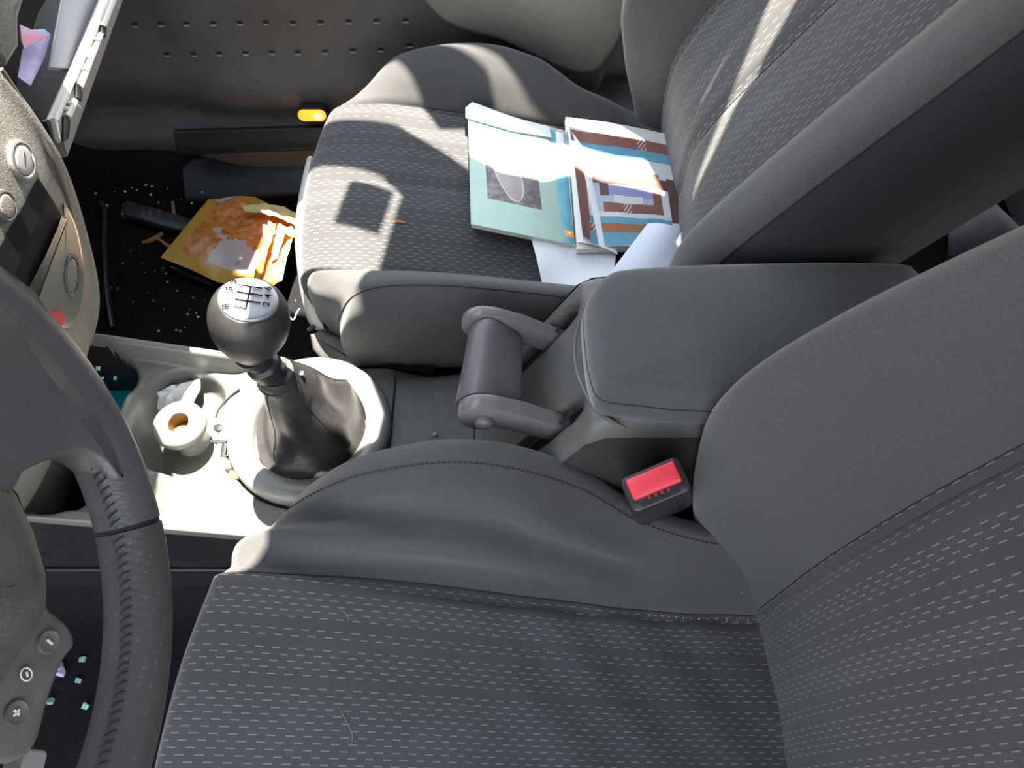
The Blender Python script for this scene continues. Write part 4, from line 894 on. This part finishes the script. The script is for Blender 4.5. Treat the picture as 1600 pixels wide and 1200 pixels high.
def flap(name, rows, z0, m, lifts, seed): 
    net = [[at(x, y, 'z', .05 + z0 + lifts[i]) for (x, y) in r] for i, r in enumerate(rows)]
    G = dense(net, 6, 6); r = np.random.default_rng(seed); G[..., 2] += .0015 * r.standard_normal(G.shape[:2]) * 0 + .003 * np.sin(G[..., 0] * 260 + seed) * np.cos(G[..., 1] * 190)
    V = G.reshape(-1, 3); n0, n1 = G.shape[:2]; N_ = len(V); F = gridfaces(n0, n1); F2 = [tuple(k + N_ for k in f[::-1]) for f in F]
    return mesh(name, np.concatenate([V, V - np.array([0, 0, .0006])]), F + F2, m, pk, True, sharp=40)
flap('torn_flap', [[(378, 322), (415, 318), (450, 326), (474, 342)], [(382, 330), (415, 334), (448, 345), (472, 360)]], .012, mat('torn yellow edge film', (.80, .62, .30), .4), (.014, .016), 1)
flap('torn_flap', [[(396, 452), (420, 446), (440, 440)], [(408, 420), (430, 404), (452, 390)], [(424, 368), (440, 362), (470, 345)]], .0, ORF, (.0, .012, .02), 2)
flap('torn_flap', [[(392, 446), (404, 444)], [(405, 400), (417, 398)], [(420, 345), (432, 350)]], .010, mat('yellow flap film', (.72, .44, .06), .35), (.0, .02, .034), 3)
flap('foil_lining', [[(424, 408), (432, 404)], [(428, 372), (446, 368)], [(436, 350), (458, 356)]], .016, SILF, (.0, .012, .02), 4)
tf = frame_of(at(372, 408, 'z', .082), (0, 0, 1), at(386, 388, 'z', .08) - at(362, 420, 'z', .08)); text('packet_print', 'xxiii', .012, tf, 0, 0, mat('dark blue print', (.10, .09, .16), .5), pk)

# ------------------------------------------------------------------ litter
def tubething(name, pix, z, r, m, label, cat, group=None, **k):
    o = tube(name, [at(x, y, 'z', z) for x, y in pix], r, m, None, **k); return tag(o, label, cat, group)
fl = lambda px, py: surfat(px, py, carpet_h)
tubething('bark_stick', [(270, 316), (271, 326), (273, 337)], .022, .003, M['wood'], 'short upright brown wood chip left of the packet corner', 'wood chip', n=6)
tubething('bark_stick', [(222, 379), (234, 376), (246, 370), (254, 364)], .018, [.002, .004, .004, .003], M['wood'], 'pale tan forked wood chip on the floor left of the packet', 'wood chip', n=6)
tubething('bark_stick', [(246, 372), (254, 378), (266, 386)], .018, [.003, .003, .004], M['wood'], 'brown wood chip touching the left corner of the packet', 'wood chip', n=6)
tubething('bark_stick', [(612, 347), (624, 346), (634, 348)], .352, [.0012, .0020, .0008], M['wood'], 'tiny brown wood splinter on the passenger seat cushion beside the square shadow', 'wood chip', n=6)
tubething('white_fluff', [(449, 490), (458, 500), (464, 488), (468, 482)], .500, .0006, M['paper'], 'wisp of pale fluff clinging to the right of the gear knob', 'fluff', n=5)
barm = thing('metal_bar', 'dark grey flat trim bar lying on the passenger carpet left of the packet', 'trim bar', at(240, 345, 'z', .02))
slab('bar_body', [(190, 318), (200, 313), (250, 326), (310, 345), (305, 366), (250, 352), (188, 333)], at(240, 340, 'z', .03), (0, -.1, 1), .014, mat('dark grey bar', (.045, .046, .05), .4, noise=.3), barm, .003)
slab('bar_end', [(188, 334), (198, 313), (201, 314), (191, 336)], at(195, 325, 'z', .032), (0, -.1, 1), .014, mat('scuffed bar end', (.20, .20, .21), .4), barm, .001)
for px in (222, 232, 246): slab('bar_notch', [(px, 326), (px + 6, 328), (px + 4, 340), (px - 2, 338)], at(px, 332, 'z', .0315), (0, -.1, 1), .002, mat('notch', (.09, .09, .10), .4), barm, .0005)
tubething('black_cable', [(158, 316), (164, 330), (163, 370), (165, 410), (168, 460), (176, 512)], .030, .0045, mat('dark rubber cable', (.035, .035, .04), .4), 'thin dark cable along the tunnel side of the passenger footwell', 'cable')
tubething('dark_pen', [(268, 418), (300, 432), (335, 446)], .022, .005, M['plastic_dark'], 'black stick lying on the carpet below the packet', 'stick')
# tempered glass fragments: one mesh shared by all copies
bm = bmesh.new(); bmesh.ops.create_cube(bm, size=2)
for v in bm.verts: v.co = Vector((v.co.x * random.uniform(.8, 1.2), v.co.y * random.uniform(.7, 1.1), v.co.z * random.uniform(.6, .8)))
bmesh.ops.bevel(bm, geom=bm.edges[:], offset=.15, segments=1, affect='EDGES'); me = bpy.data.meshes.new('glass_fragment'); bm.to_mesh(me); bm.free(); me.materials.append(M['glass'])
def frag(p, s, label, group):
    o = bpy.data.objects.new('glass_fragment', me); COL.objects.link(o); o.location = (p[0], p[1], p[2] + s * .6); o.scale = (s, s * random.uniform(.6, 1), s * random.uniform(.6, 1)); o.rotation_euler = (random.uniform(-.4, .4), random.uniform(-.4, .4), random.uniform(0, 3)); o['base_at'] = [0, 0, 0]
    tag(o, label, 'glass fragment', group)
FW_ = [(206, 294), (214, 298), (228, 290), (238, 292), (196, 300), (180, 300), (150, 303), (168, 322), (236, 305), (262, 295), (283, 312), (300, 318), (316, 300), (294, 328), (248, 317), (205, 393), (192, 412), (222, 412), (227, 426), (242, 423), (255, 420), (260, 428), (208, 472), (231, 458), (256, 484), (262, 441), (253, 423), (294, 492), (296, 484), (302, 466), (307, 490), (310, 496), (289, 512), (248, 518), (276, 517), (282, 518), (330, 500), (452, 492), (447, 478), (462, 470), (456, 500), (440, 462), (449, 486), (173, 450), (184, 452), (176, 428), (277, 455), (240, 470), (320, 470)]
for px, py in FW_:
    if px > 425: lab, grp = 'tiny glass fragment on the black carpet between gear knob and passenger seat', 'glass fragments between the gear knob and the passenger seat'
    elif py < 335: lab, grp = 'tiny glass fragment on the black carpet above and around the dark trim bar', 'glass fragments around the trim bar'
    elif py < 460: lab, grp = 'tiny glass fragment on the black carpet left of the packet, below the trim bar', 'glass fragments left of the snack packet'
    else: lab, grp = 'tiny glass fragment on the black carpet beside the pale console ledge', 'glass fragments beside the console ledge'
    frag(fl(px, py), random.uniform(.0012, .0026), lab, grp)
for px, py, t in ((130, 1031, 'highest of the four glass fragments on the driver floor inside the wheel'), (124, 1064, 'rounded teal glass fragment right of the lilac scrap on the driver floor'), (80, 1096, 'dark green glass fragment below the lilac scrap on the driver floor'), (135, 1104, 'lowest and rightmost glass fragment on the driver floor, nearest the wheel rim')): frag(fl(px, py), .0045, t, 'glass fragments on the driver floor')
dk2 = lambda X_, Y_: float(deck_h(np.array([X_]), np.array([Y_]))[0])
for px, py in ((92, 741), (88, 752), (84, 762), (82, 772)): frag(surfat(px, py, dk2), .0032, 'glass fragment in a short row in the cubby, seen through the wheel gap', 'glass fragments seen through the steering wheel gap')
for px, py in ((154, 577), (160, 593), (181, 592)): frag(surfat(px, py, dk2), .0026, 'small glass fragment in the dark console cubby just above the teal wrapper', 'glass fragments above the teal wrapper')
for px, py, t in ((680, 680, 'emerald glass fragment lying alone farther up the grey tunnel cover'), (667, 702, 'left emerald glass fragment of the pair nearest the driver bolster on the tunnel'), (679, 701, 'right emerald glass fragment of the pair nearest the driver bolster on the tunnel')): 
    p = at(px, py, 'z', .272); p = at(px, py, 'z', float(tz(p[0]))); frag(p, .0032, t, 'glass fragments on the tunnel')
def crumpled(name, pix, z, m, label, cat, th=.002, amp=.003, n=(0, 0, 1)):
    P = [at(x, y, 'z', z) for x, y in pix]; c = sum(P) / len(P); V = [c + np.array([0, 0, amp])]; R = [(P[k] + P[(k + 1) % len(P)]) / 2 if q else P[k] for k in range(len(P)) for q in (0, 1)]
    m_ = len(R)
    for f_, up_ in ((.5, amp), (1, 0)): V += [c + (p - c) * f_ + np.array([0, 0, up_ * random.uniform(.2, 1.4)]) for p in R]
    F = [(0, 1 + k, 1 + (k + 1) % m_) for k in range(m_)] + [(1 + k, 1 + m_ + k, 1 + m_ + (k + 1) % m_, 1 + (k + 1) % m_) for k in range(m_)]
    N_ = len(V); V = V + [v - np.array([0, 0, th]) for v in V]; F = F + [tuple(k + N_ for k in f[::-1]) for f in F]
    return tag(mesh(name, V, F, m, None, True, sharp=20), label, cat)
crumpled('tissue', [(232, 614), (262, 604), (292, 600), (312, 592), (312, 608), (300, 632), (270, 640), (246, 640), (233, 628)], .262, mat('white tissue', (.75, .76, .78), .8), 'crumpled white tissue in the console tray above the lighter socket', 'tissue', amp=.010)
crumpled('teal_wrapper', [(150, 609), (206, 604), (203, 622), (196, 650), (180, 664), (150, 650)], .215, mat('teal wrapper film', (.02, .42, .50), .35, noise=.15, nscale=50), 'teal blue wrapper in the front cubby of the console by the rim', 'wrapper', amp=.003)
wr = tag(crumpled('lilac_scrap', [(76, 1042), (88, 1044), (97, 1034), (102, 1050), (98, 1058), (86, 1055), (77, 1058)], .008, mat('lilac paper scrap', (.45, .40, .62), .7), 'x', 'x', amp=.006), 'small lilac paper scrap on the driver floor beside the wheel buttons', 'paper')
# crumbs in the seam at the rear of the driver cushion
CR = mat('pale crumbs', (.55, .48, .34), .8); V = []; F = []
gx = G1.reshape(-1, 3)
def scat(region, n, s):
    global V, F
    (x0, y0), (x1, y1) = region
    for _ in range(n):
        t = random.random(); px, py = x0 + (x1 - x0) * t + random.uniform(-2, 2), y0 + (y1 - y0) * t + random.uniform(-2, 2)
        d = np.array([(px - 800) / FPX, -(py - 600) / FPX]); q = gx - CP; z = q @ FW; sx_, sy_ = (q @ RT) / z, (q @ UP) / z; i = np.argmin((sx_ - d[0]) ** 2 + (sy_ - d[1]) ** 2); p = gx[i] + np.array([0, 0, s * .6]); b = len(V); r = s * random.uniform(.5, 1.2)
        V += [p + r * np.array(k) for k in ((1, 0, 0), (0, 1, 0), (-1, 0, .1), (0, -1, 0), (0, 0, .8), (0, 0, -.8))]; F += [tuple(b + k for k in f) for f in ((0, 1, 4), (1, 2, 4), (2, 3, 4), (3, 0, 4), (1, 0, 5), (2, 1, 5), (3, 2, 5), (0, 3, 5))]
scat(((1010, 961), (1172, 970)), 34, .0010); scat(((890, 928), (1010, 958)), 5, .0006); scat(((1150, 895), (1160, 1010)), 3, .001); scat(((500, 900), (1100, 1100)), 5, .0005)
cr_ = mesh('crumbs', V, F, CR, None); cr_['kind'] = 'stuff'; tag(cr_, 'pale crumbs scattered along the rear seam of the driver cushion', 'crumbs')
def seatpt(G_, px, py):
    q = G_.reshape(-1, 3) - CP; z = q @ FW; d = ((q @ RT) / z - (px - 800) / FPX) ** 2 + ((q @ UP) / z + (py - 600) / FPX) ** 2
    return G_.reshape(-1, 3)[np.argmin(d)] + np.array([0, 0, .0006])
HAIR = mat('pale hair', (.15, .145, .14), .6)
for G_, pix, lab in ((G1, ((521, 936), (528, 948), (536, 956), (541, 968)), 'fine pale hair on the patterned driver cushion near its front corner'), (G1, ((528, 1108), (545, 1122), (551, 1140), (546, 1165)), 'fine pale hair low on the patterned driver cushion'), (G1, ((852, 868), (850, 880), (846, 892)), 'short pale hair on the wrinkled driver bolster'), (G3, ((656, 500), (650, 512), (644, 522)), 'short pale hair on the passenger cushion side below the seam')):
    tag(tube('hair', [seatpt(G_, x, y) for x, y in pix], .00035, HAIR, None, n=5), lab, 'hair')
# ------------------------------------------------------------------ rear of the cabin
rs = thing('rear_seat', 'sliver of dark rear seat cushion at the right edge between the front seats', 'car seat', (1.0, .5, .05))
nt_ = insert_fabric('rear seat fabric', (.010, .010, .012), (.06, .06, .07))
pR = at(1560, 300, 'z', .40)
O = rrect(1.12 + .0, .45, .27, .62, .06); 
puff('cushion', O, [(.0, .12), (0, .33), (.008, .365), (.03, .385), (.08, .392)], nt_, rs)
slab('rear_trim', [(1480, 345), (1545, 303), (1640, 395), (1600, 430), (1480, 400)], (.7, .5, .16), (-.35, -.2, 1), .02, M['plastic_dark'], rs, .004)
slab('sill_cap', [(902, 142), (965, 138), (1002, 128), (1034, 186), (1010, 198), (950, 172)], (.15, 1.04, .22), (-.1, -.5, 1), .02, M['plastic'], None, .006).name = 'trim_3'
struct(bpy.data.objects['trim_3'])
# ------------------------------------------------------------------ car body and added light-shaping panels (outside the frame; they shade the cabin)
BODY = mat('light grey headliner and shade panels', (.30, .30, .29), .8)
def panel(name, poly, ext, m=BODY):
    """closed sheet: polygon of 3-D points extruded by a vector"""
    P = np.array(poly, float); n = len(P); V = np.concatenate([P, P + np.array(ext)]); F = [tuple(range(n))[::-1], tuple(range(n, 2 * n))] + [(k, (k + 1) % n, (k + 1) % n + n, k + n) for k in range(n)]
    return struct(mesh(name, V, F, m, None, False))
T_R = .012
panel('ceiling_gobo', [(-.75, -.32, 1.25), (1.7, -.32, 1.25), (1.7, 1.06, 1.25), (.40, 1.03, 1.25), (.377, .998, 1.25), (.35, .978, 1.25), (.324, .961, 1.25), (.301, .932, 1.25), (.284, .919, 1.25), (.303, .954, 1.25), (.328, .996, 1.25), (.351, 1.033, 1.25), (.363, 1.043, 1.25), (.355, 1.057, 1.25),  # roof outline and notch cut so sun patches fall on seats and console
    (.315, 1.035, 1.25), (.305, 1.03, 1.25), (.197, 1.041, 1.25), (.162, 1.055, 1.25), (.134, 1.042, 1.25), (.116, 1.033, 1.25), (.055, 1.039, 1.25), (.015, 1.062, 1.25), (-.017, 1.086, 1.25), (-.091, 1.129, 1.25), (-.185, 1.136, 1.25), (-.4, 1.20, 1.25), (-.9, 1.20, 1.25), (-.9, 1.09, 1.25), (-.188, 1.048, 1.25), (-.136, 1.039, 1.25), (-.101, 1.028, 1.25), (-.073, .998, 1.25),
    (-.076, .99, 1.25), (-.095, .866, 1.25), (-.112, .805, 1.25), (-.080, .726, 1.25), (-.085, .69, 1.25), (-.18, .63, 1.25), (-.178, .59, 1.25), (-.160, .48, 1.25), (-.18, .445, 1.25), (-.75, .445, 1.25)], (0, 0, T_R))
panel('gobo_strip_inner', [(x, y, 1.25) for x, y in ((-.18, 1.236), (-.098, 1.218), (-.055, 1.175), (-.03, 1.137), (.012, 1.148), (.072, 1.143), (.127, 1.108), (.164, 1.107), (.219, 1.094), (.262, 1.096), (.286, 1.028), (.34, 1.050), (1.7, 1.062), (1.7, 1.6), (.285, 1.6), (.285, 1.14), (.278, 1.134), (.221, 1.136), (.151, 1.146), (.10, 1.152), (.07, 1.162), (.033, 1.196), (-.032, 1.222), (-.05, 1.236), (-.18, 1.25))], (0, 0, T_R))  # strip added to shade between the two sun bands on the passenger seat
panel('gobo_strip_outer', [(x, y, 1.25) for x, y in ((-.20, 1.26), (-.05, 1.245), (-.042, 1.232), (.051, 1.210), (.10, 1.190), (.152, 1.176), (.263, 1.174), (.29, 1.172), (.29, 1.6), (-.20, 1.6))], (0, 0, T_R))  # added panel, inner edge shaped to bound the far sun band
panel('gobo_panel_front', [(x, y, 1.25) for x, y in ((-.36, 1.20), (-.345, 1.28), (-.355, 1.345), (-.2, 1.345), (-.2, 1.6), (-1.2, 1.6), (-1.2, 1.20))], (0, 0, T_R))  # added panel that keeps most of the snack packet out of the sun
panel('shadow_plate', [(x, y, 1.235) for x, y in ((-.145, 1.014), (-.086, .995), (-.099, .923), (-.159, .94))], (0, 0, .012), M['plastic_dark'])  # unseen mirror-like plate, outlined to cast the square shadow on the passenger cushion
panel('wall_front', [(-1.36, -.62, -.05), (-1.36, 1.12, -.05), (-1.36, 1.12, .85), (-1.36, -.62, .85)], (-.03, 0, 0), M['plastic_dark'])
panel('wall_rear', [(1.7, -.62, -.05), (1.7, 1.12, -.05), (1.7, 1.12, 1.25), (1.7, -.62, 1.25)], (.03, 0, 0), M['plastic_dark'])
panel('trim_8', [(x, y, .77) for x, y in ((-1.33, -.5), (-.64, -.5), (-.60, .2), (-.44, .3), (-.40, .57), (-.36, .65), (-.365, .68), (-.42, .72), (-.488, .80), (-.488, 1.08), (-1.33, 1.08))], (0, 0, .06), M['plastic_dark'])  # dash top, rear edge drawn to shade the console front and glove box
